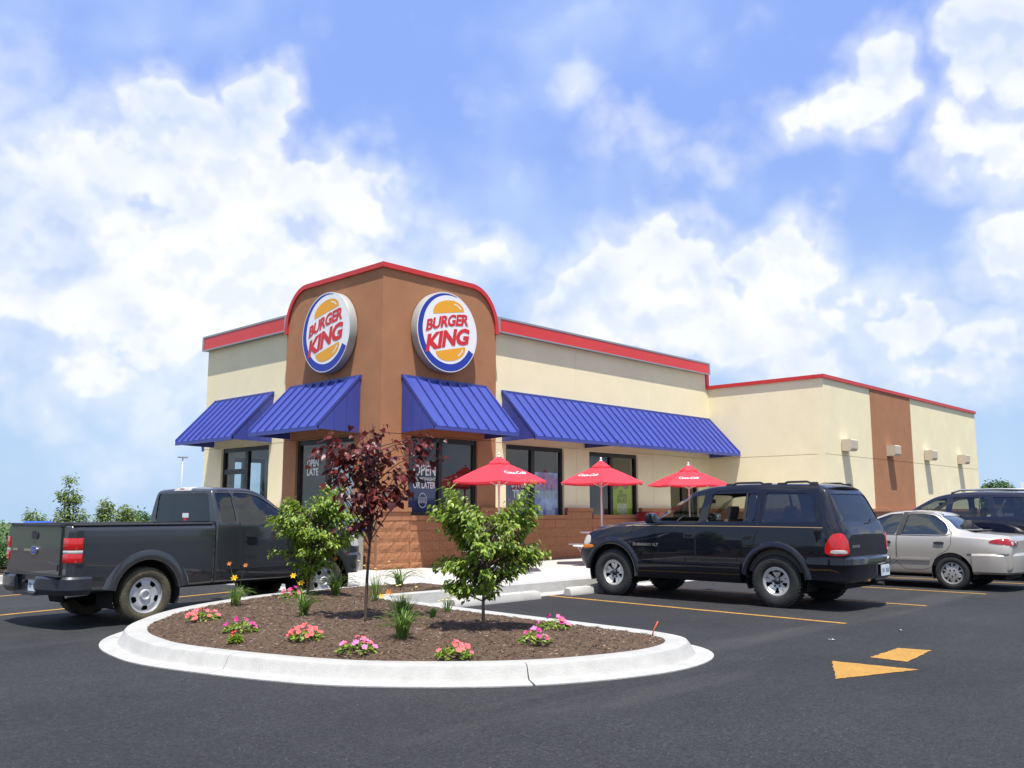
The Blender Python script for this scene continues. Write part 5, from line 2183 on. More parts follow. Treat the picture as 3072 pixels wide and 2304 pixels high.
# ---- champagne sedan
def build_sedan():
    px, py, yw = 5.75, -9.53, radians(90)
    car = empty('sedan', (px + .84, py, 0), yw, label='champagne silver four door sedan parked beyond the black vehicle', cat='sedan')
    pm = mat('champagne metallic paint', (.45, .42, .37), .32, metal=.35, coat=.9)
    h = Hull([(-.985, .42, .70, .80, .66, .86, .58, .89), (-.965, .36, .77, .85, .72, .925, .64, .955), (-.88, .32, .82, .90, .77, .965, .68, .995), (-.7, .30, .845, .925, .80, .98, .69, 1.015), (-.36, .27, .86, .95, .825, 1.0, .69, 1.04),
              (-.16, .26, .86, .96, .83, 1.05, .67, 1.095), (.12, .25, .86, .965, .83, 1.245, .60, 1.30), (.36, .25, .86, .965, .83, 1.36, .57, 1.41), (.75, .25, .86, .965, .83, 1.395, .565, 1.445), (1.15, .25, .86, .965, .83, 1.37, .57, 1.42),
              (1.45, .25, .86, .965, .83, 1.27, .60, 1.315), (2.02, .26, .86, .965, .83, 1.01, .68, 1.05), (2.2, .26, .86, .955, .82, .985, .70, 1.02), (2.8, .28, .85, .87, .79, .92, .66, .955), (3.25, .31, .82, .77, .74, .82, .6, .845), (3.45, .36, .76, .68, .68, .72, .5, .74), (3.5, .40, .68, .62, .6, .65, .45, .66)])
    w2 = fillet([(.90, .985), (.07, .985), (.05, 1.08), (.12, 1.20), (.32, 1.345), (.50, 1.375), (.80, 1.385)])
    w1 = fillet([(2.0, .985), (.99, .985), (.90, 1.385), (1.15, 1.365), (1.42, 1.265)])
    front = fillet([(-.66, 1.07), (.66, 1.07), (.55, 1.31), (-.55, 1.31)])
    rear = fillet([(-.66, 1.085), (.66, 1.085), (.53, 1.335), (-.53, 1.335)])
    d2 = dense(soft([(.97, .34), (.36, .34), (.26, .60), (.0, .74), (-.02, 1.06), (.10, 1.25), (.30, 1.40), (.86, 1.425), (.97, .97)], 1), .09)
    d1 = dense(soft([(2.02, .34), (.985, .34), (.985, .97), (.875, 1.425), (1.15, 1.40), (1.45, 1.30), (2.02, 1.02)], 1), .09)
    me = boolean(h.me, [merge([cyl_y(0, .31, .36, .45, 1.2), cyl_y(0, .31, .36, -1.2, -.45), cyl_y(2.64, .31, .36, .45, 1.2), cyl_y(2.64, .31, .36, -1.2, -.45)]), merge([h.inset(-.20, 2.0, .045, .42)]),
                        merge([prism_y(w1, -1.3, 1.3)]), merge([prism_y(w2, -1.3, 1.3)]), merge([prism_x(front, 1.2, 2.6)]), merge([prism_x(rear, -.7, .34)]), merge([groove(h, d1, 1)]), merge([groove(h, d2, 1)])])
    finish_body(h, me, [pm, M_TRIM], 'body', car, [(d1, 1), (d2, 1)])
    gl = glass_mat('green car glass', (.34, .44, .43), 2.8)
    for sg in (1, -1):
        for w in (w1, w2):
            patch(h, w, 'y', sg, -.012, 0, gl, 'window', car)
        patch(h, [(.985, .985), (.885, .985), (.80, 1.39), (.90, 1.39)], 'y', sg, .003, .01, M_PLAS, 'door_pillar', car)
        ribbon(h, [(2.0, .978), (1.0, .975), (.06, .978), (.03, 1.07), (.11, 1.21), (.31, 1.362), (.6, 1.395), (.9, 1.40)], 'y', sg, .004, .014, M_PLAS, 'window_seal', car)
        for hx in (1.17, .20):
            patch(h, soft([(hx - .09, .815), (hx + .09, .815), (hx + .09, .865), (hx - .09, .865)], 2), 'y', sg, .02, .02, M_PLAS, 'door_handle', car)
        ribbon(h, [(.37, .53), (.99, .53)], 'y', sg, .014, .035, pm, 'side_moulding', car)
        ribbon(h, [(1.0, .53), (2.1, .53)], 'y', sg, .014, .035, pm, 'side_moulding', car)
        ribbon(h, [(-.96, .66), (-.6, .655), (-.28, .65)], 'y', sg, .006, .012, M_PLAS, 'bumper_seam', car)
        patch(h, soft([(-.98, .82), (-.62, .855), (-.70, .92), (-.96, .945)], 2), 'y', sg, .008, .02, M_LRED2, 'tail_lamp', car)
        t_ = patch(h, soft([(sg * .34, .80), (sg * .80, .80), (sg * .79, .905), (sg * .34, .90)], 2), 'x', -1, .010, .02, M_LRED2, 'tail_lamp', car)
        for cy in (.46, .66):
            patch(h, [(sg * cy + .032 * cos(2 * pi * k / 14), .855 + .032 * sin(2 * pi * k / 14)) for k in range(14)], 'x', -1, .016, .006, M_LCLR, 'lamp_reflector', t_, rings=2)
        liner(0, .31, .363, .44, .83, sg, car)
        liner(2.64, .31, .363, .44, .83, sg, car)
        mr = MB().prism(soft([(1.72, 1.0), (1.86, 1.0), (1.84, 1.13), (1.74, 1.12)], 2), lambda p, q, w: (p, sg * w, q), .84, 1.0).build('door_mirror', pm, car, angle=50, fix=True)
        patch(h, soft([(sg * .36, .60), (sg * .64, .60), (sg * .62, .70), (sg * .40, .70)], 2), 'x', 1, .01, .03, M_LCLR, 'head_lamp', car)
    patch(h, front, 'x', 1, -.012, 0, gl, 'windscreen', car, rings=7)
    patch(h, rear, 'x', -1, -.012, 0, glass_mat('sloped rear glass', (.20, .25, .26), 6.0), 'rear_window', car, rings=7)
    bumper([(-.36, .87), (-.72, .86), (-.93, .76), (-1.02, .42), (-1.03, 0), (-1.02, -.42), (-.93, -.76), (-.72, -.86), (-.36, -.87)], [(-.10, .66), (-.012, .665), (.012, .63), (.016, .48), (.0, .34), (-.06, .30), (-.10, .30)], pm, car, 'rear_bumper')
    number_plate(car, (-1.048, -.0, .545), .30, .15)
    for sy in (.36, -.36):
        s_ = seat(car, 1.15, sy, mat('grey seat cloth', (.09, .09, .09), .9), .48)
        s_.location.z = -.22
    s_ = seat(car, .35, 0, mat('grey seat cloth', (.09, .09, .09), .9), 1.2)
    s_.location.z = -.25
    MB().prism(rrect(-.5, 1.06, .5, 1.075, .005), lambda p, q, w: (w, p, q), -.35, .05).build('parcel_shelf', M_TRIM, car, fix=True)
    MB().box((-.8, -.5, .20), (3.2, .5, .32)).build('chassis', M_DARK, car)
    MB().tube([(0, -.6, .3), (0, .6, .3)], .04, 8).build('axle', M_DARK, car)
    for x in (0, 2.64):
        for sg in (1, -1):
            wheel(car, x, sg * .755, sg, .30, .19, .195, 'star', M_ALLOY)
    return car


# ---- navy sport utility vehicle at the right edge
def build_navy():
    car = empty('sport_utility_vehicle', (9.66, -9.5, 0), radians(90), label='navy blue sport utility vehicle with pale roof rails beyond the silver sedan', cat='suv')
    pm = mat('navy car paint', (.006, .008, .024), .5, coat=1.0, spec=.1)
    h = Hull([(-1.0, .5, .74, 1.0, .72, 1.08, .64, 1.10), (-.95, .45, .86, 1.12, .83, 1.22, .72, 1.26), (-.86, .43, .90, 1.25, .87, 1.42, .70, 1.46), (-.72, .42, .91, 1.27, .88, 1.74, .66, 1.79), (-.4, .42, .91, 1.27, .89, 1.78, .67, 1.83), (.4, .40, .91, 1.27, .89, 1.79, .68, 1.85),
              (.95, .40, .91, 1.27, .89, 1.76, .67, 1.82), (1.25, .40, .91, 1.27, .89, 1.70, .66, 1.76), (1.6, .40, .91, 1.27, .89, 1.53, .68, 1.59), (1.95, .41, .91, 1.26, .885, 1.33, .74, 1.38), (2.1, .42, .91, 1.22, .87, 1.26, .76, 1.30), (2.7, .44, .90, 1.14, .85, 1.19, .72, 1.23), (3.2, .48, .88, 1.04, .80, 1.09, .66, 1.12), (3.45, .55, .78, .9, .70, .94, .55, .96)], 90)
    w1 = fillet([(1.86, 1.32), (1.04, 1.30), (1.0, 1.70), (1.22, 1.665), (1.50, 1.55)])
    w2 = fillet([(.92, 1.30), (.10, 1.30), (.22, 1.71), (.88, 1.715)])
    w3 = fillet([(-.02, 1.31), (-.72, 1.33), (-.66, 1.70), (.10, 1.715)])
    rear = fillet([(-.62, 1.36), (.62, 1.36), (.58, 1.70), (-.58, 1.70)])
    front = fillet([(-.66, 1.40), (.66, 1.40), (.60, 1.66), (-.60, 1.66)])
    me = boolean(h.me, [merge([cyl_y(0, .38, .45, .5, 1.2), cyl_y(0, .38, .45, -1.2, -.5), cyl_y(2.7, .38, .45, .5, 1.2), cyl_y(2.7, .38, .45, -1.2, -.5)]), merge([h.inset(-.8, 1.95, .045, .55)]), merge([prism_y(w1, -1.3, 1.3)]), merge([prism_y(w2, -1.3, 1.3)]), merge([prism_y(w3, -1.3, 1.3)]), merge([prism_x(shrink(front, .013), 1.137, 2.613)]), merge([prism_x(shrink(rear, .017), -1.411, -.617)])])
    finish_body(h, me, [pm, M_TRIM], 'body', car)
    gd = glass_mat('smoked car glass', (.10, .11, .12), 2.2)
    gl = glass_mat('car glass', (.52, .58, .55), 1.6)
    for sg in (1, -1):
        patch(h, w1, 'y', sg, -.012, 0, gl, 'window', car)
        for w in (w2, w3):
            patch(h, w, 'y', sg, -.012, 0, gl if w is w2 else gd, 'window', car)
        patch(h, [(.34, 1.30), (.315, 1.30), (.335, 1.715), (.36, 1.715)], 'y', sg, .0, .01, M_PLAS, 'window_divider', car)
        mb = MB()
        mb.tube([(.95, sg * .60, 1.81), (.75, sg * .61, 1.875), (.0, sg * .61, 1.885), (-.5, sg * .61, 1.87), (-.66, sg * .60, 1.80)], .022, 8)
        mb.build('roof_rail', M_GREY, car, smooth=True)
        for dx in (.98, .06):
            ribbon(h, [(dx, .55), (dx, 1.26)], 'y', sg, .002, .010, M_DARK, 'door_gap', car)
        patch(h, rrect(.14, 1.09, .30, 1.15, .02), 'y', sg, .02, .02, pm, 'door_handle', car)
        patch(h, soft([(-.98, .82), (-.80, .80), (-.80, 1.18), (-.92, 1.22)], 2), 'y', sg, .008, .03, M_LRED, 'tail_lamp', car)
        liner(0, .38, .453, .49, .885, sg, car)
        liner(2.7, .38, .453, .49, .885, sg, car)
        flare(0, .38, .44, .54, .905, sg, pm, car, -10, 190, .02)
        flare(2.7, .38, .44, .54, .905, sg, pm, car, -10, 190, .02)
    patch(h, front, 'x', 1, -.012, 0, gl, 'windscreen', car, rings=7)
    patch(h, rear, 'x', -1, -.012, 0, gd, 'rear_window', car, rings=7)
    bumper([(-.45, .90), (-.85, .90), (-1.02, .78), (-1.08, .4), (-1.08, -.4), (-1.02, -.78), (-.85, -.90), (-.45, -.90)], [(-.12, .72), (-.02, .72), (.015, .68), (.01, .5), (-.04, .42), (-.12, .42)], pm, car, 'rear_bumper')
    for sy in (.38, -.38):
        seat(car, 1.0, sy, M_SEAT)
    seat(car, .15, 0, M_SEAT, 1.3)
    MB().box((1.35, -.1, 1.56), (1.39, .12, 1.62)).build('rear_view_mirror', M_PLAS, car)
    MB().box((-.8, -.55, .30), (3.1, .55, .46)).build('chassis', M_DARK, car)
    for x in (0, 2.7):
        for sg in (1, -1):
            wheel(car, x, sg * .78, sg, .36, .23, .21, 'alloy', M_ALLOY)
    return car


build_suv()
build_truck()
build_sedan()
build_navy()

# white box van far behind, only its roof corner shows
van = empty('box_van', (39.2, -3.6, -.15), radians(100), label='white box van far off behind the right corner of the restaurant', cat='van')
MB().box((-2.2, -1.0, .7), (1.2, 1.0, 3.0)).build('box_body', M_SIGNW, van)
for i in range(4):
    MB().box((-2.1 + i * .85, -1.012, .75), (-2.05 + i * .85, -1.0005, 2.95)).build('side_rib', M_GREY, van)
MB().prism(soft([(1.25, .6), (3.0, .6), (3.05, 1.3), (2.3, 1.5), (1.9, 2.3), (1.25, 2.35)], 1), lambda p, q, w: (p, w, q), -.95, .95).build('cab', M_SIGNW, van, angle=40, fix=True)
MB().prism(soft([(1.5, 1.5), (2.2, 1.5), (1.9, 2.1), (1.5, 2.15)], 1), lambda p, q, w: (p, w, q), -.96, .96).build('window', M_FRAME, van, fix=True)
for x in (-1.4, 2.3):
    for sg in (1, -1):
        wheel(van, x, sg * .85, sg, .40, .24, .22, 'steel', M_RIM)
# ------------------------------------------------------------------ plants
M_BARK = mat('grey brown bark', (.13, .10, .075), .9, var=.3, vscale=30, bump=.6, bscale=60)
M_BARKD = mat('dark twig bark', (.060, .040, .032), .85, var=.3, vscale=30)
LEAF_G = leaf_mat('dogwood leaf', (.075, .165, .012), (.33, .43, .058), .42, .38)
LEAF_P = leaf_mat('purple redbud leaf', (.050, .012, .012), (.200, .034, .032), .40, .36)
LEAF_D = leaf_mat('dark shrub leaf', (.025, .075, .012), (.08, .16, .03), .5, .3)
LEAF_L = leaf_mat('lily blade', (.065, .14, .02), (.19, .29, .06), .45, .35)


def leaf_shape(L, W, kind):
    """one folded leaf, base at the origin, pointing along +x, drooping at the tip"""
    if kind == 'heart':
        half = [(0, 0), (-.10, .22), (-.02, .44), (.25, .50), (.60, .34), (1.0, 0)]
    else:
        half = [(0, 0), (.18, .30), (.45, .50), (.75, .32), (1.0, 0)]
    n = len(half)
    droop = lambda t: -.22 * t * t * L
    mid = [(0, 0), (.5, 0), (1.0, 0)]
    vs = [(x * L, y * W, droop(x) + .16 * y * W * 2) for x, y in half] + [(x * L, -y * W, droop(x) + .16 * y * W * 2) for x, y in half[1:-1]]
    m_ = len(vs)
    vs.append((.45 * L, 0, droop(.45)))
    top = list(range(n))
    bot = [0] + list(range(n, m_)) + [n - 1]
    fs = [(top[i], m_, top[i + 1]) for i in range(n - 1)] + [(bot[i], bot[i + 1], m_) for i in range(n - 1)]
    return vs, fs


def place(vs, M):
    return [tuple(M @ Vector(v)) for v in vs]


def rand_leaf_matrix(rng, p, out, droopy=.5):
    """blade hangs outwards and down from p"""
    d_ = Vector((out.x + rng.uniform(-.9, .9), out.y + rng.uniform(-.9, .9), -droopy + rng.uniform(-.6, .55)))
    d_.normalize()
    up = Vector((rng.uniform(-.6, .6), rng.uniform(-.6, .6), 1)).normalized()
    y_ = up.cross(d_)
    if y_.length < .05:
        y_ = Vector((0, 1, 0))
    y_.normalize()
    z_ = d_.cross(y_)
    M = Matrix((d_, y_, z_)).transposed().to_4x4()
    M.translation = p
    return M


def young_tree(name, base, label, cat, trunk, tips_fn, n_br, per, leaf, L, W, m_leaf, m_bark, r0, rng, n_parts=300, droopy=.5, group=None, flower=None, spread=.10, u0=.42):
    """tapered trunk, limbs that run to points in the crown, leaves along the outer part of each limb"""
    t = empty(name, base, label=label, cat=cat, group=group)
    B = Vector(base)
    tb = MB()
    tp = catmull(trunk, .06)
    tb.tube(tp, [r0 * (1 - .62 * i / (len(tp) - 1)) for i in range(len(tp))], 9)
    tr = tb.build('trunk', m_bark, t, smooth=True)
    H = trunk[-1][2]
    leaves = []
    lm = MB()
    for k in range(n_br):
        tip = Vector(tips_fn(k, rng))
        hfrac = rng.uniform(.35, .98)
        st = tp[int((len(tp) - 1) * hfrac)]
        if tip.z < st.z + .02:
            st = tp[int((len(tp) - 1) * max(.18, min(hfrac, (tip.z - .05) / H)))]
        mid = st.lerp(tip, .5) + Vector((rng.uniform(-.05, .05), rng.uniform(-.05, .05), rng.uniform(.0, .08)))
        pts = catmull([st, mid, tip], .05)
        lm.tube(pts, [r0 * .30 * (1 - .8 * i / (len(pts) - 1)) + .0016 for i in range(len(pts))], 5, False)
        for j in range(per):
            u = rng.uniform(u0, 1.0) ** .6
            p = pts[min(len(pts) - 1, int(u * (len(pts) - 1)))] + Vector((rng.gauss(0, spread), rng.gauss(0, spread), rng.gauss(0, spread * .75)))
            out = Vector((p.x, p.y, 0))
            if out.length > 1e-3:
                out.normalize()
            leaves.append((p, out, rng.uniform(.45, 1.25)))
    lm.build('limbs', m_bark if m_bark is M_BARKD else M_BARKD, tr, smooth=True)
    # the leaves that show largest are objects of their own, the rest one mass
    toc = (CAM - B).normalized()
    order = sorted(range(len(leaves)), key=lambda i: -(leaves[i][0].dot(toc) + rng.uniform(0, .25)))
    lv, lf = leaf_shape(L, W, leaf)
    me = bpy.data.meshes.new('leaf')
    me.from_pydata(lv, [], lf)
    me.materials.append(m_leaf)
    me.polygons.foreach_set('use_smooth', [True] * len(lf))
    mass = MB()
    for q, i in enumerate(order):
        p, out, s = leaves[i]
        M = rand_leaf_matrix(rng, p, out, droopy)
        M = M @ Matrix.Scale(s, 4)
        if q < n_parts:
            o = link('leaf', me, None, t)
            o.matrix_local = M
        else:
            mass.add(place(lv, M), lf)
    if mass.v:
        o = mass.build('foliage', m_leaf, t, smooth=True)
        o['kind'] = 'stuff'
    if flower:
        mb = MB()
        for k in range(flower):
            p, out, s = leaves[order[int(rng.random() ** 1.3 * len(order))]]
            q = p + Vector((0, 0, rng.uniform(.05, .10)))
            mb.tube([p, q], .0012, 4, False)
            mb.lathe([(.001, .006), (.006, .003), (.006, -.003), (.001, -.006)], 5, 'z', tuple(q))
        o = mb.build('seed_heads', mat('tan seed head', (.30, .22, .12), .8), t)
        o['kind'] = 'stuff'
    return t


def ell(cx, cy, cz, rx, ry, rz, rng):
    while True:
        a = Vector((rng.uniform(-1, 1), rng.uniform(-1, 1), rng.uniform(-1, 1)))
        if .35 < a.length < 1:
            return (cx + a.x * rx, cy + a.y * ry, cz + a.z * rz)


# image-right in world is (sin yaw, -cos yaw)
IR = Vector((sin(yaw), -cos(yaw), 0))
IF = Vector((cos(yaw), sin(yaw), 0))


def tip_from(lobes):
    """lobes: (right, up, half width, half height, weight) as seen from the car park; depth as wide as the lobe"""
    tot = sum(l[4] for l in lobes)

    def f(k, rng):
        r = rng.uniform(0, tot)
        for l in lobes:
            r -= l[4]
            if r <= 0:
                break
        a = ell(0, 0, 0, 1, 1, 1, rng)
        p = IR * (l[0] + a[0] * l[2]) + IF * (a[1] * max(l[2], .25)) + Vector((0, 0, l[1] + a[2] * l[3]))
        return tuple(p)
    return f


r1 = random.Random(11)
b1 = (-4.72, -4.47, mulch_z(-4.72, -4.47, False) - .02)
young_tree('dogwood_tree', b1, 'small bushy green tree in front of the pickup truck', 'tree', [(0, 0, 0), (.02, .0, .35), (.0, .02, .8), (.03, 0, 1.15)],
           tip_from([(.05, 1.05, .62, .30, 5), (.10, .74, .54, .25, 4), (-.34, 1.15, .34, .22, 2.2), (.22, 1.34, .36, .17, 2.2), (.12, .44, .36, .15, 2), (.55, 1.0, .26, .26, 2), (.40, 1.46, .10, .10, .5), (-.42, .58, .16, .08, .5)]), 125, 62,
           'oval', .058, .034, LEAF_G, M_BARK, .022, r1, 300, .55, 'small trees on the island', 160, .036)
r2 = random.Random(5)
b2 = (-5.36, -8.57, mulch_z(-5.36, -8.57, False) - .02)
young_tree('dogwood_tree', b2, 'small green tree with a bare lower trunk at the front of the island', 'tree', [(0, 0, 0), (.0, .01, .3), (.03, .0, .7), (.0, .02, 1.1)],
           tip_from([(.04, 1.03, .50, .28, 5.5), (.06, .72, .42, .22, 4.5), (-.36, 1.22, .24, .22, 2.4), (.38, 1.28, .24, .20, 2.4), (.02, .50, .34, .10, 2.6), (.48, .82, .20, .13, 1.8), (-.40, .66, .15, .10, 1), (.48, 1.50, .08, .12, .6), (-.44, 1.44, .08, .12, .6), (-.30, .46, .12, .06, .6)]), 120, 60,
           'oval', .056, .033, LEAF_G, M_BARK, .020, r2, 300, .60, 'small trees on the island', 170, .033)
r3 = random.Random(8)
b3 = (-5.79, -7.17, mulch_z(-5.79, -7.17, False) - .02)
young_tree('redbud_tree', b3, 'slender purple leaved tree in the middle of the island', 'tree', [(0, 0, 0), (.02, .01, .5), (.05, .0, 1.0), (.09, .01, 1.5), (.06, .0, 2.05)],
           tip_from([(.08, 1.76, .54, .26, 4), (-.50, 1.90, .26, .14, 2.6), (.64, 1.92, .28, .15, 2.8), (.05, 1.36, .34, .22, 2.4), (.38, 1.50, .30, .18, 2.0), (.02, 2.14, .18, .18, 1.5), (-.12, 2.38, .12, .06, .6), (-.22, 1.08, .22, .08, .9), (-.34, 1.50, .16, .08, .7)]), 56, 14,
           'heart', .078, .080, LEAF_P, M_BARKD, .019, r3, 300, .65, 'small trees on the island', None, .065, .28)


# ---- day lilies
def day_lily(x, y, h, n, label, flowers=(), rng=None, spread=1.0):
    z = mulch_z(x, y, False) - .01
    t = empty('day_lily', (x, y, z), label=label, cat='plant', group='day lilies on the island')
    mb = MB()
    for k in range(n):
        a = rng.uniform(0, 2 * pi)
        rch = rng.uniform(.25, 1.0) * h * 1.05 * spread
        top = h * rng.uniform(.6, 1.05)
        w = rng.uniform(.005, .009)
        vs = []
        m_ = 6
        lean = Vector((cos(a), sin(a), 0))
        sd = Vector((-sin(a), cos(a), 0))
        b_ = Vector((rng.gauss(0, .02), rng.gauss(0, .02), 0))
        for i in range(m_ + 1):
            u = i / m_
            p = b_ + lean * rch * u ** 1.25 + Vector((0, 0, top * (1.95 * u - 1.05 * u * u * (.75 + .62 * rch / h))))
            ww = w * (1 - u ** 2.5)
            vs += [p - sd * ww, p + Vector((0, 0, -.004)), p + sd * ww]
        fs = []
        for i in range(m_):
            o = i * 3
            fs += [(o, o + 1, o + 4, o + 3), (o + 1, o + 2, o + 5, o + 4)]
        mb.add(vs, fs)
    o = mb.build('blades', LEAF_L, t, smooth=True)
    o['kind'] = 'stuff'
    for dx, up, m_, s in flowers:
        p = IR * dx + Vector((rng.uniform(-.05, .05), rng.uniform(-.05, .05), up))
        st = MB().tube(catmull([(0, 0, .02), tuple(p * .5 + Vector((0, 0, .08))), tuple(p)], .05), .003, 5, False).build('stem', LEAF_L, t)
        fl = MB()
        face = Vector((-IF.x, -IF.y, .8)).normalized()
        u_ = face.cross(Vector((0, 0, 1))).normalized()
        v_ = u_.cross(face)
        for k in range(6):
            a = 2 * pi * k / 6
            r_ = u_ * cos(a) + v_ * sin(a)
            t_ = -u_ * sin(a) + v_ * cos(a)
            fl.add([p, p + r_ * s * .5 + t_ * s * .26 + face * s * .5, p + r_ * s * 1.0 + face * s * .45, p + r_ * s * .5 - t_ * s * .26 + face * s * .5], [(0, 1, 2, 3)])
        fl.build('flower', m_, t)
    return t


M_FY = mat('yellow petal', (.75, .46, .02), .6)
M_FO = mat('orange petal', (.50, .19, .045), .6, var=.2, vscale=60)
rl = random.Random(21)
day_lily(-6.02, -4.85, .30, 46, 'day lily clump with yellow and orange blooms by the pickup truck rear wheel', [(-.10, .52, M_FO, .036), (.10, .50, M_FO, .035), (.02, .34, M_FY, .05)], rl)
day_lily(-6.009, -6.306, .33, 50, 'green day lily clump without blooms left of the purple tree', (), rl)
day_lily(-6.278, -8.391, .34, 70, 'large day lily clump with a tired yellow bloom right of the purple tree trunk', [(-.12, .44, M_FO, .04), (-.20, .40, M_FY, .03)], rl)
day_lily(-4.45, -4.75, .42, 70, 'tall day lily clump with orange blooms beside the truck front wheel', [(-.12, .62, M_FO, .035), (.14, .58, M_FO, .035), (.05, .82, M_FO, .035), (.0, .50, M_FO, .04)], rl)
day_lily(-4.95, -4.62, .16, 22, 'low day lily with two big yellow blooms beside the green tree trunk', [(-.05, .27, M_FY, .05), (.03, .17, M_FY, .05)], rl)
day_lily(-2.7, -4.0, .40, 44, 'ragged long leaved clump on the strip by the pavement', (), rl, 1.3)


def tuft(x, y, h, n, label, m_, rng, name='grass_tuft', flowers=0):
    z = mulch_z(x, y, False) - .01
    t = empty(name, (x, y, z), label=label, cat='plant')
    mb = MB()
    for k in range(n):
        a = rng.uniform(0, 2 * pi)
        r = rng.uniform(0, 1) * h * .8
        tip = Vector((cos(a) * r, sin(a) * r, h * rng.uniform(.6, 1.0)))
        sd = Vector((-sin(a), cos(a), 0)) * .003
        b_ = Vector((cos(a) * .03, sin(a) * .03, 0)) * rng.random()
        md = b_.lerp(tip, .5) + Vector((0, 0, h * .12))
        mb.add([b_ - sd, b_ + sd, md + sd, md - sd, tip], [(0, 1, 2, 3), (3, 2, 4)])
    o = mb.build('blades', m_, t)
    o['kind'] = 'stuff'
    for k in range(flowers):
        a = rng.uniform(0, 2 * pi)
        r = rng.uniform(.2, 1) * h * .9
        p = Vector((cos(a) * r, sin(a) * r, h * rng.uniform(.7, 1.25)))
        MB().lathe([(.001, .008), (.014, .006), (.016, 0), (.001, -.006)], 8, 'z', tuple(p)).build('flower', mat('pale yellow petal', (.75, .62, .22), .6), t)
    return t


tuft(-5.086, -7.479, .13, 120, 'small round dark green grass tuft on the island', LEAF_D, rl)
tuft(-4.498, -7.081, .20, 60, 'thin wispy tuft with tiny pale flowers near the kerb by the bay', LEAF_L, rl, 'wispy_plant', 5)
tuft(-5.50, -7.45, .32, 260, 'feathery dark plant with small yellow flowers behind the purple tree trunk', LEAF_D, rl, 'feathery_plant', 12)
tuft(-4.35, -5.5, .45, 70, 'wispy thin stemmed plant near the back of the island', LEAF_L, rl, 'wispy_plant', 6)


# ---- petunias
def petunia(x, y, w, label, cols, rng, nf=18):
    z = mulch_z(x, y, False) - .01
    t = empty('petunia_clump', (x, y, z), label=label, cat='flowers', group='petunia clumps on the island')
    mb = MB()
    lv, lf = leaf_shape(.045, .026, 'oval')
    for k in range(150):
        a, r = rng.uniform(0, 2 * pi), w * sqrt(rng.random()) * .95
        p = Vector((cos(a) * r, sin(a) * r, .02 + .085 * (1 - (r / w) ** 2) * rng.uniform(.4, 1.0)))
        mb.add(place(lv, rand_leaf_matrix(rng, p, Vector((cos(a), sin(a), 0)), -.15)), lf)
    o = mb.build('foliage', LEAF_G, t, smooth=True)
    o['kind'] = 'stuff'
    for k in range(nf):
        m_ = cols[rng.randrange(len(cols))]
        a, r = rng.uniform(0, 2 * pi), w * sqrt(rng.random()) * 1.0
        p = Vector((cos(a) * r, sin(a) * r, .05 + .085 * (1 - (r / w) ** 2) + rng.uniform(-.01, .02)))
        face = Vector((cos(a) * .5 - IF.x * .5, sin(a) * .5 - IF.y * .5, 1.0 + rng.uniform(-.3, .3))).normalized()
        u_ = face.cross(Vector((.3, .1, 1))).normalized()
        v_ = u_.cross(face)
        s = rng.uniform(.019, .029)
        vs = [p - face * .012]
        n = 20
        for i in range(n):
            b_ = 2 * pi * i / n
            rr_ = s * (1 + .10 * cos(5 * b_))
            vs.append(p + (u_ * cos(b_) + v_ * sin(b_)) * rr_ * .5 + face * .004)
        for i in range(n):
            b_ = 2 * pi * i / n
            rr_ = s * (1 + .12 * cos(5 * b_))
            vs.append(p + (u_ * cos(b_) + v_ * sin(b_)) * rr_ + face * (.004 + .004 * cos(5 * b_ + 1)))
        fs = [(0, 1 + i, 1 + (i + 1) % n) for i in range(n)] + [(1 + i, 1 + n + i, 1 + n + (i + 1) % n, 1 + (i + 1) % n) for i in range(n)]
        MB().add(vs, fs).build('flower', m_, t, smooth=True)
    return t


M_CORAL = mat('coral petal', (.68, .085, .085), .6, var=.25, vscale=25)
M_PINK = mat('pink petal', (.66, .14, .34), .6, var=.25, vscale=25)
M_MAG = mat('magenta petal', (.36, .010, .14), .6, var=.25, vscale=25)
M_SAL = mat('salmon petal', (.66, .10, .13), .6, var=.25, vscale=25)
M_ORG = mat('orange red petal', (.62, .06, .012), .6)
petunia(-6.85, -5.60, .18, 'coral pink petunia clump at the left end of the island', [M_CORAL, M_SAL], rl, 22)
petunia(-7.0, -6.68, .17, 'magenta petunia clump second from the left along the front', [M_MAG], rl, 11)
petunia(-6.87, -7.64, .17, 'dense coral petunia clump at the middle of the island front', [M_CORAL], rl, 26)
petunia(-6.88, -8.47, .17, 'pink petunia clump with the largest pale blooms at the island front', [M_PINK, M_PINK, M_SAL], rl, 18)
petunia(-6.40, -9.25, .16, 'salmon petunia clump below the front green tree', [M_SAL, M_CORAL], rl, 16)
petunia(-5.50, -9.40, .15, 'small magenta petunia clump near the right end of the island', [M_MAG, M_PINK], rl, 10)
petunia(-4.78, -9.0, .17, 'rose petunia clump against the right kerb of the island', [M_PINK, M_CORAL, M_MAG], rl, 16)
petunia(-5.15, -4.75, .16, 'rose and pink petunia clump by the left kerb beside the pickup truck', [M_MAG, M_SAL], rl, 14)
petunia(-7.32, -7.12, .05, 'single orange red bloom near the front kerb', [M_ORG], rl, 3)


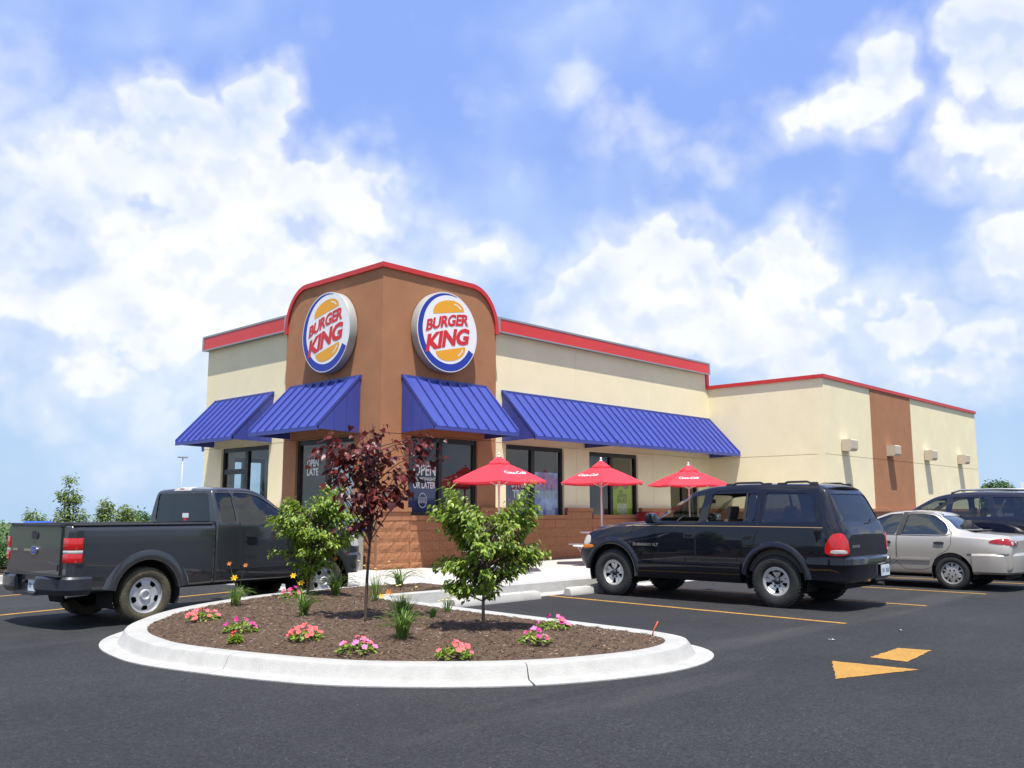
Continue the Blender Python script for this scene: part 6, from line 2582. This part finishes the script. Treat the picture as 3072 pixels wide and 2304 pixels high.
# ---- shrubs and trees beyond the car park
def shrub(name, base, label, cat, lobes, n_leaf, L, m_leaf, rng, group=None, trunk_h=.8, r0=.04, nb=40):
    t = empty(name, base, label=label, cat=cat, group=group)
    tb = MB()
    tb.tube([(0, 0, 0), (.03, 0, trunk_h * .5), (0, .02, trunk_h)], [r0, r0 * .8, r0 * .4], 7)
    f = tip_from(lobes)
    for k in range(nb):
        tp_ = Vector(f(k, rng))
        tb.tube([(0, 0, trunk_h * rng.uniform(.2, .9)), tuple(tp_ * .55), tuple(tp_)], [r0 * .35, r0 * .2, .003], 4, False)
    tb.build('trunk', M_BARKD, t, smooth=True)
    mb = MB()
    lv, lf = leaf_shape(L, L * .55, 'oval')
    for k in range(n_leaf):
        p = Vector(f(k, rng)) + Vector((rng.gauss(0, .05), rng.gauss(0, .05), rng.gauss(0, .05)))
        o_ = Vector((p.x, p.y, 0))
        if o_.length > 0:
            o_.normalize()
        mb.add(place(lv, rand_leaf_matrix(rng, p, o_, .2)), lf)
    o = mb.build('crown', m_leaf, t, smooth=True)
    return t


rs = random.Random(77)
LEAF_S = leaf_mat('olive shrub leaf', (.07, .14, .025), (.22, .28, .07), .5, .4)
GRP = 'shrubs beyond the pickup truck'
shrub('tall_shrub', (-2.55, 9.9, .12), 'tall pointed green shrub behind the pickup bed', 'shrub', [(0, 1.65, .15, .32, 1.2), (.05, 1.1, .42, .34, 3), (-.05, 2.12, .08, .13, .4), (-.1, .8, .55, .4, 2), (.10, 1.62, .16, .10, .5), (-.20, 1.7, .10, .14, .5)], 2000, .085, LEAF_S, rs, GRP, 1.5)
shrub('spreading_shrub', (-1.75, 9.2, .12), 'loose spreading shrub right of the pointed shrub', 'shrub', [(.0, 1.05, .42, .30, 3), (-.12, 1.35, .16, .25, 1.2), (.40, 1.30, .14, .14, .6), (.55, 1.0, .22, .2, .8)], 1700, .085, LEAF_S, rs, GRP, 1.0)
shrub('twiggy_shrub', (-3.2, 10.4, .12), 'low twiggy shrub left of the pointed shrub', 'shrub', [(.0, 1.0, .25, .22, 2), (-.15, 1.2, .12, .14, .5)], 500, .085, LEAF_S, rs, GRP, .9)
shrub('round_shrub', (-.4, 10.7, .12), 'rounded green shrub behind the truck cab', 'shrub', [(0, .95, .45, .40, 2)], 1500, .085, LEAF_D, rs, GRP, .7)
for i, (hx, hy, lab) in enumerate(((-5.9, 6.1, 'dense dark green hedge shrub at the left edge behind the tailgate'), (-5.05, 7.4, 'dark green hedge shrub farther back behind the tailgate'), (-6.9, 6.3, 'hedge shrub at the very left edge of the view'))):
    shrub('hedge_shrub', (hx, hy, .12), lab, 'shrub', [(0, .62, .62, .48, 2), (.2, .35, .6, .3, 2)], 2600, .07, LEAF_D, rs, 'hedge by the far kerb', .4)
shrub('broad_tree', (42.9, -.2, -.1), 'round green tree beyond the far right end of the restaurant', 'tree', [(0, 2.4, .9, .85, 3), (-.4, 1.6, .8, .7, 2), (.6, 1.8, .6, .6, 1.5)], 4200, .17, LEAF_D, rs, 'trees at the right horizon', 1.6, .12)
shrub('broad_tree', (46.6, -3.2, -.1), 'thin crowned tree at the right edge beyond the white van', 'tree', [(0, 2.9, .9, .8, 3), (.5, 2.2, .8, .6, 1.5)], 1700, .17, LEAF_S, rs, 'trees at the right horizon', 2.0, .12)

# ------------------------------------------------------------------ things on the pavement
M_UMB = leaf_mat('red parasol cloth', (.66, .035, .060), (.66, .035, .060), .7, .25)
M_UMBW = mat('white parasol print', (.80, .80, .80), .7)
M_POLE = mat('white pole', (.72, .72, .70), .45)


def parasol(x, y, ztop, rot, logo_k, label):
    t = empty('parasol', (x, y, .203), label=label, cat='parasol', group='red parasols on the pavement')
    Z = ztop - .203
    R, drop = 1.08, .45
    n = 6
    up0 = Z - .07

    def pt(r, a, sag=True):
        # facets are flat between ribs, a little hollow
        k = 2 * pi / n
        b_ = ((a - rot) % k) - k / 2
        chord = cos(k / 2) / cos(b_)
        rr_ = r * chord
        return Vector((rr_ * cos(a), rr_ * sin(a), up0 - drop * (r / R) ** .92 + .03 * sin(pi * r / R) - (.028 * (r / R) * (cos(b_) - cos(k / 2)) / (1 - cos(k / 2)))))
    rows = [.17, .35, .55, .75, .9, 1.0]
    NA_ = 48
    vs, fs = [], []
    for r in rows:
        vs += [pt(r * R, rot + 2 * pi * i / NA_) for i in range(NA_)]
    for i in range(len(rows) - 1):
        fs += [(i * NA_ + k, i * NA_ + (k + 1) % NA_, (i + 1) * NA_ + (k + 1) % NA_, (i + 1) * NA_ + k) for k in range(NA_)]
    e = (len(rows) - 1) * NA_
    o = len(vs)
    vs += [v - Vector((0, 0, .018)) for v in vs[e:e + NA_]]
    fs += [(e + k, e + (k + 1) % NA_, o + (k + 1) % NA_, o + k) for k in range(NA_)]
    cn = MB().add(vs, fs).build('canopy', M_UMB, t, angle=14, fix=True)
    # vent cap
    vs, fs = [], []
    for r, dz in ((.0, .09), (.10, .055), (.24, .012), (.25, -.004)):
        vs += [pt(max(r, .002), rot + 2 * pi * i / 24) + Vector((0, 0, dz * .9 + .02)) for i in range(24)]
    for i in range(3):
        fs += [(i * 24 + k, i * 24 + (k + 1) % 24, (i + 1) * 24 + (k + 1) % 24, (i + 1) * 24 + k) for k in range(24)]
    MB().add(vs, fs).build('vent_cap', M_UMB, t, angle=20, fix=True)
    MB().tube([(0, 0, .0), (0, 0, Z - .06)], .021, 10).build('pole', M_POLE, t, smooth=True)
    MB().lathe([(.001, Z + .085), (.022, Z + .075), (.026, Z + .045), (.016, Z + .03), (.036, Z + .01), (.045, Z - .05)], 14).build('finial', M_POLE, t, smooth=True, fix=True)
    for k in range(n):
        a = rot + 2 * pi * k / n
        p0, p1 = pt(.05, a), pt(R * .99, a)
        MB().tube([p0 - Vector((0, 0, .03)), p1 - Vector((0, 0, .03))], .009, 5).build('rib', M_POLE, t)
        q = pt(R * .55, a) - Vector((0, 0, .035))
        MB().tube([(0, 0, Z - .62), tuple(q)], .008, 5).build('strut', M_POLE, t)
    MB().lathe([(.001, .06), (.22, .05), (.26, .0)], 24).build('base', M_GREY, t, smooth=True, fix=True)
    # white script on one panel, printed near the hem
    a0 = rot + 2 * pi / n * (logo_k + .5)
    vs, fs = text_mb('Coca-Cola', 1.0, .0, .30, .92, .50, .115)
    out = []
    for x_, y_ in vs:
        r = R * (.60 + .0) + (.10 - y_) * 1.0
        rad = r
        tang = Vector((-sin(a0), cos(a0), 0)) * x_
        # project on the facet
        base_ = Vector((cos(a0), sin(a0), 0)) * (rad * cos(pi / n)) + tang
        a = atan2(base_.y, base_.x)
        k_ = 2 * pi / n
        b_ = ((a - rot) % k_) - k_ / 2
        rr_ = base_.length * cos(b_) / cos(k_ / 2)
        p = pt(rr_, a)
        out.append(p + Vector((cos(a0) * .004, sin(a0) * .004, .008)))
    MB().add(out, fs).build('lettering', M_UMBW, cn)
    return t


va = atan2(CAM.y + 2, CAM.x - 5)
parasol(1.377, -2.2, 2.54, va + radians(8), 0, 'red parasol nearest the tower corner, left of three')
parasol(4.793, -2.2, 2.59, va + radians(62), 4, 'middle red parasol in front of the green poster window')
parasol(8.536, -2.2, 2.62, va + radians(25), 5, 'red parasol farthest right, above the black vehicle')


def patio_table(x, y, label):
    t = empty('patio_table', (x, y, .203), label=label, cat='table', group='patio tables under the parasols')
    MB().lathe([(.03, .72), (.50, .72), (.515, .735), (.50, .75), (.03, .75)], 36, 'z').build('tabletop', M_POLE, t, smooth=True, fix=True)
    for k in range(4):
        a = pi / 4 + k * pi / 2
        c, s = cos(a), sin(a)
        MB().tube([(c * .10, s * .10, .70), (c * .22, s * .22, .35), (c * .42, s * .42, .03)], .018, 7).build('leg', M_POLE, t, smooth=True)
        c2, s2 = cos(a + pi / 4), sin(a + pi / 4)
        st = MB().lathe([(.001, .43), (.17, .43), (.18, .445), (.17, .46), (.001, .46)], 22, 'z', (c2 * .78, s2 * .78, 0)).build('stool_seat', M_POLE, t, smooth=True, fix=True)
        MB().tube([(c2 * .78, s2 * .78, .43), (c2 * .60, s2 * .60, .25), (c2 * .12, s2 * .12, .30)], .016, 6).build('seat_arm', M_POLE, t, smooth=True)
    return t


patio_table(1.377, -2.2, 'round table with stools under the left parasol')
patio_table(4.793, -2.2, 'round table with stools under the middle parasol')
patio_table(8.536, -2.2, 'round table with stools under the right parasol')


def wheel_stop(x0, x1, y, label):
    t = empty('wheel_stop', ((x0 + x1) / 2, y, 0), label=label, cat='wheel stop', group='concrete wheel stops')
    h = (x1 - x0) / 2
    mb = MB()
    prof = [(-.10, 0), (.10, 0), (.10, .03), (.065, .115), (.045, .13), (-.045, .13), (-.065, .115), (-.10, .03)]
    vs, fs = [], []
    for xx, s in ((-h, .86), (-h + .06, 1), (-.35, 1), (.35, 1), (h - .06, 1), (h, .86)):
        vs += [(xx, p * s, q * s) for p, q in prof]
    k = len(prof)
    for i in range(5):
        fs += [(i * k + j, i * k + (j + 1) % k, (i + 1) * k + (j + 1) % k, (i + 1) * k + j) for j in range(k)]
    fs += [tuple(range(k)), tuple(5 * k + j for j in range(k - 1, -1, -1))]
    mb.add(vs, fs).build('concrete_bar', M_CONC, t, angle=30, fix=True)
    for xx in (-h * .6, h * .6):
        MB().lathe([(.001, .136), (.018, .135), (.02, .128)], 10, 'z', (xx, 0, 0)).build('fixing_pin', M_GREY, t, fix=True)
    return t


wheel_stop(-2.62, -.70, -5.12, 'concrete wheel stop in the empty bay beside the island')
wheel_stop(.06, 1.95, -5.12, 'concrete wheel stop under the nose of the black vehicle')
wheel_stop(5.4, 7.3, -5.12, 'concrete wheel stop ahead of the silver sedan')


def litter_bin(x, y, z, rz, label):
    t = empty('litter_bin', (x, y, z), rz, label=label, cat='litter bin', group='pebble litter bins with blue hoods')
    m_ = mat('pebble aggregate', (.30, .28, .24), .9, var=.6, vscale=60, bump=.8, bscale=70)
    MB().prism(rrect(-.27, -.27, .27, .27, .03, 3), lambda u, v, w: (u, v, w), .0, .80).build('pebble_body', m_, t, fix=True)
    mb = MB()
    a, b_ = .30, .19
    mb.hexa([(-a, -a, .802), (a, -a, .802), (a, a, .802), (-a, a, .802), (-a, -a, .86), (a, -a, .86), (a, a, .86), (-a, a, .86)])
    mb.hexa([(-a, -a, .8601), (a, -a, .8601), (a, a, .8601), (-a, a, .8601), (-b_, -b_, 1.06), (b_, -b_, 1.06), (b_, b_, 1.06), (-b_, b_, 1.06)])
    hd = mb.build('hood', mat('blue bin hood', (.03, .10, .55), .45), t, fix=True)
    MB().add([(-.16, -.288, .885), (.16, -.288, .885), (.14, -.236, .99), (-.14, -.236, .99)], [(0, 1, 2, 3)]).build('flap', M_FRAME, hd)
    return t


litter_bin(-.52, .42, .203, 0, 'pebble litter bin with blue hood at the tower corner')
litter_bin(-4.55, 6.3, .14, .3, 'blue hooded litter bin far left behind the tailgate')
# dark red box on the sill line
bx = empty('red_crate', (9.45, -.25, .203), label='dark red box standing by the wall right of the green poster', cat='box')
MB().prism(rrect(-.22, -.22, .22, .22, .03, 3), lambda u, v, w: (u, v, w), 0, 1.13).build('box_body', mat('dark red plastic', (.20, .012, .022), .5), bx, fix=True)
MB().prism(rrect(-.24, -.24, .24, .24, .03, 3), lambda u, v, w: (u, v, w), 1.131, 1.20).build('box_lid', mat('dark red plastic', (.20, .012, .022), .5), bx, fix=True)
# thin orange stake on the kerb
sk = MB().tube([(0, 0, -.05), (.01, -.02, .03), (.035, -.06, .125)], .007, 6).build('marker_stake', mat('orange red stake', (.62, .07, .02), .5), None, smooth=True, loc=(-3.92, -9.62, .15))
tag(sk, 'thin orange red stake leaning on the right kerb of the island', 'stake')
# far light pole
lp = empty('light_pole', (21.27, 51.5, -.4), label='tall thin grey light pole on the left horizon', cat='light pole')
MB().tube([(0, 0, 0), (0, 0, 6.0)], [.06, .045], 8).build('pole', mat('pale far pole', (.45, .47, .50), .6), lp, smooth=True)
MB().box((-.38, -.10, 5.9), (.38, .10, 6.0)).build('lamp_head', M_GREY, lp)
# scraps of litter on the asphalt
for i, (x_, y_, s, lab) in enumerate(((-8.27, -13.35, .035, 'crumpled white paper scrap at the bottom edge of the asphalt'), (-.75, -11.0, .03, 'tiny white scrap on the asphalt beyond the yellow line end'), (-2.1, -10.75, .03, 'pale scrap on the asphalt left of the painted arrow'))):
    mb = MB()
    rr_ = random.Random(i)
    for k in range(4):
        a = rr_.uniform(0, 6)
        c = Vector((cos(a) * s * .6, sin(a) * s * .6, .004))
        mb.add([c + Vector((rr_.uniform(-s, s), rr_.uniform(-s, s), rr_.uniform(0, s * .5))) for _ in range(4)], [(0, 1, 2), (0, 2, 3)])
    tag(mb.build('paper_scrap', M_WHITE, None, loc=(x_, y_, .003)), lab, 'litter')
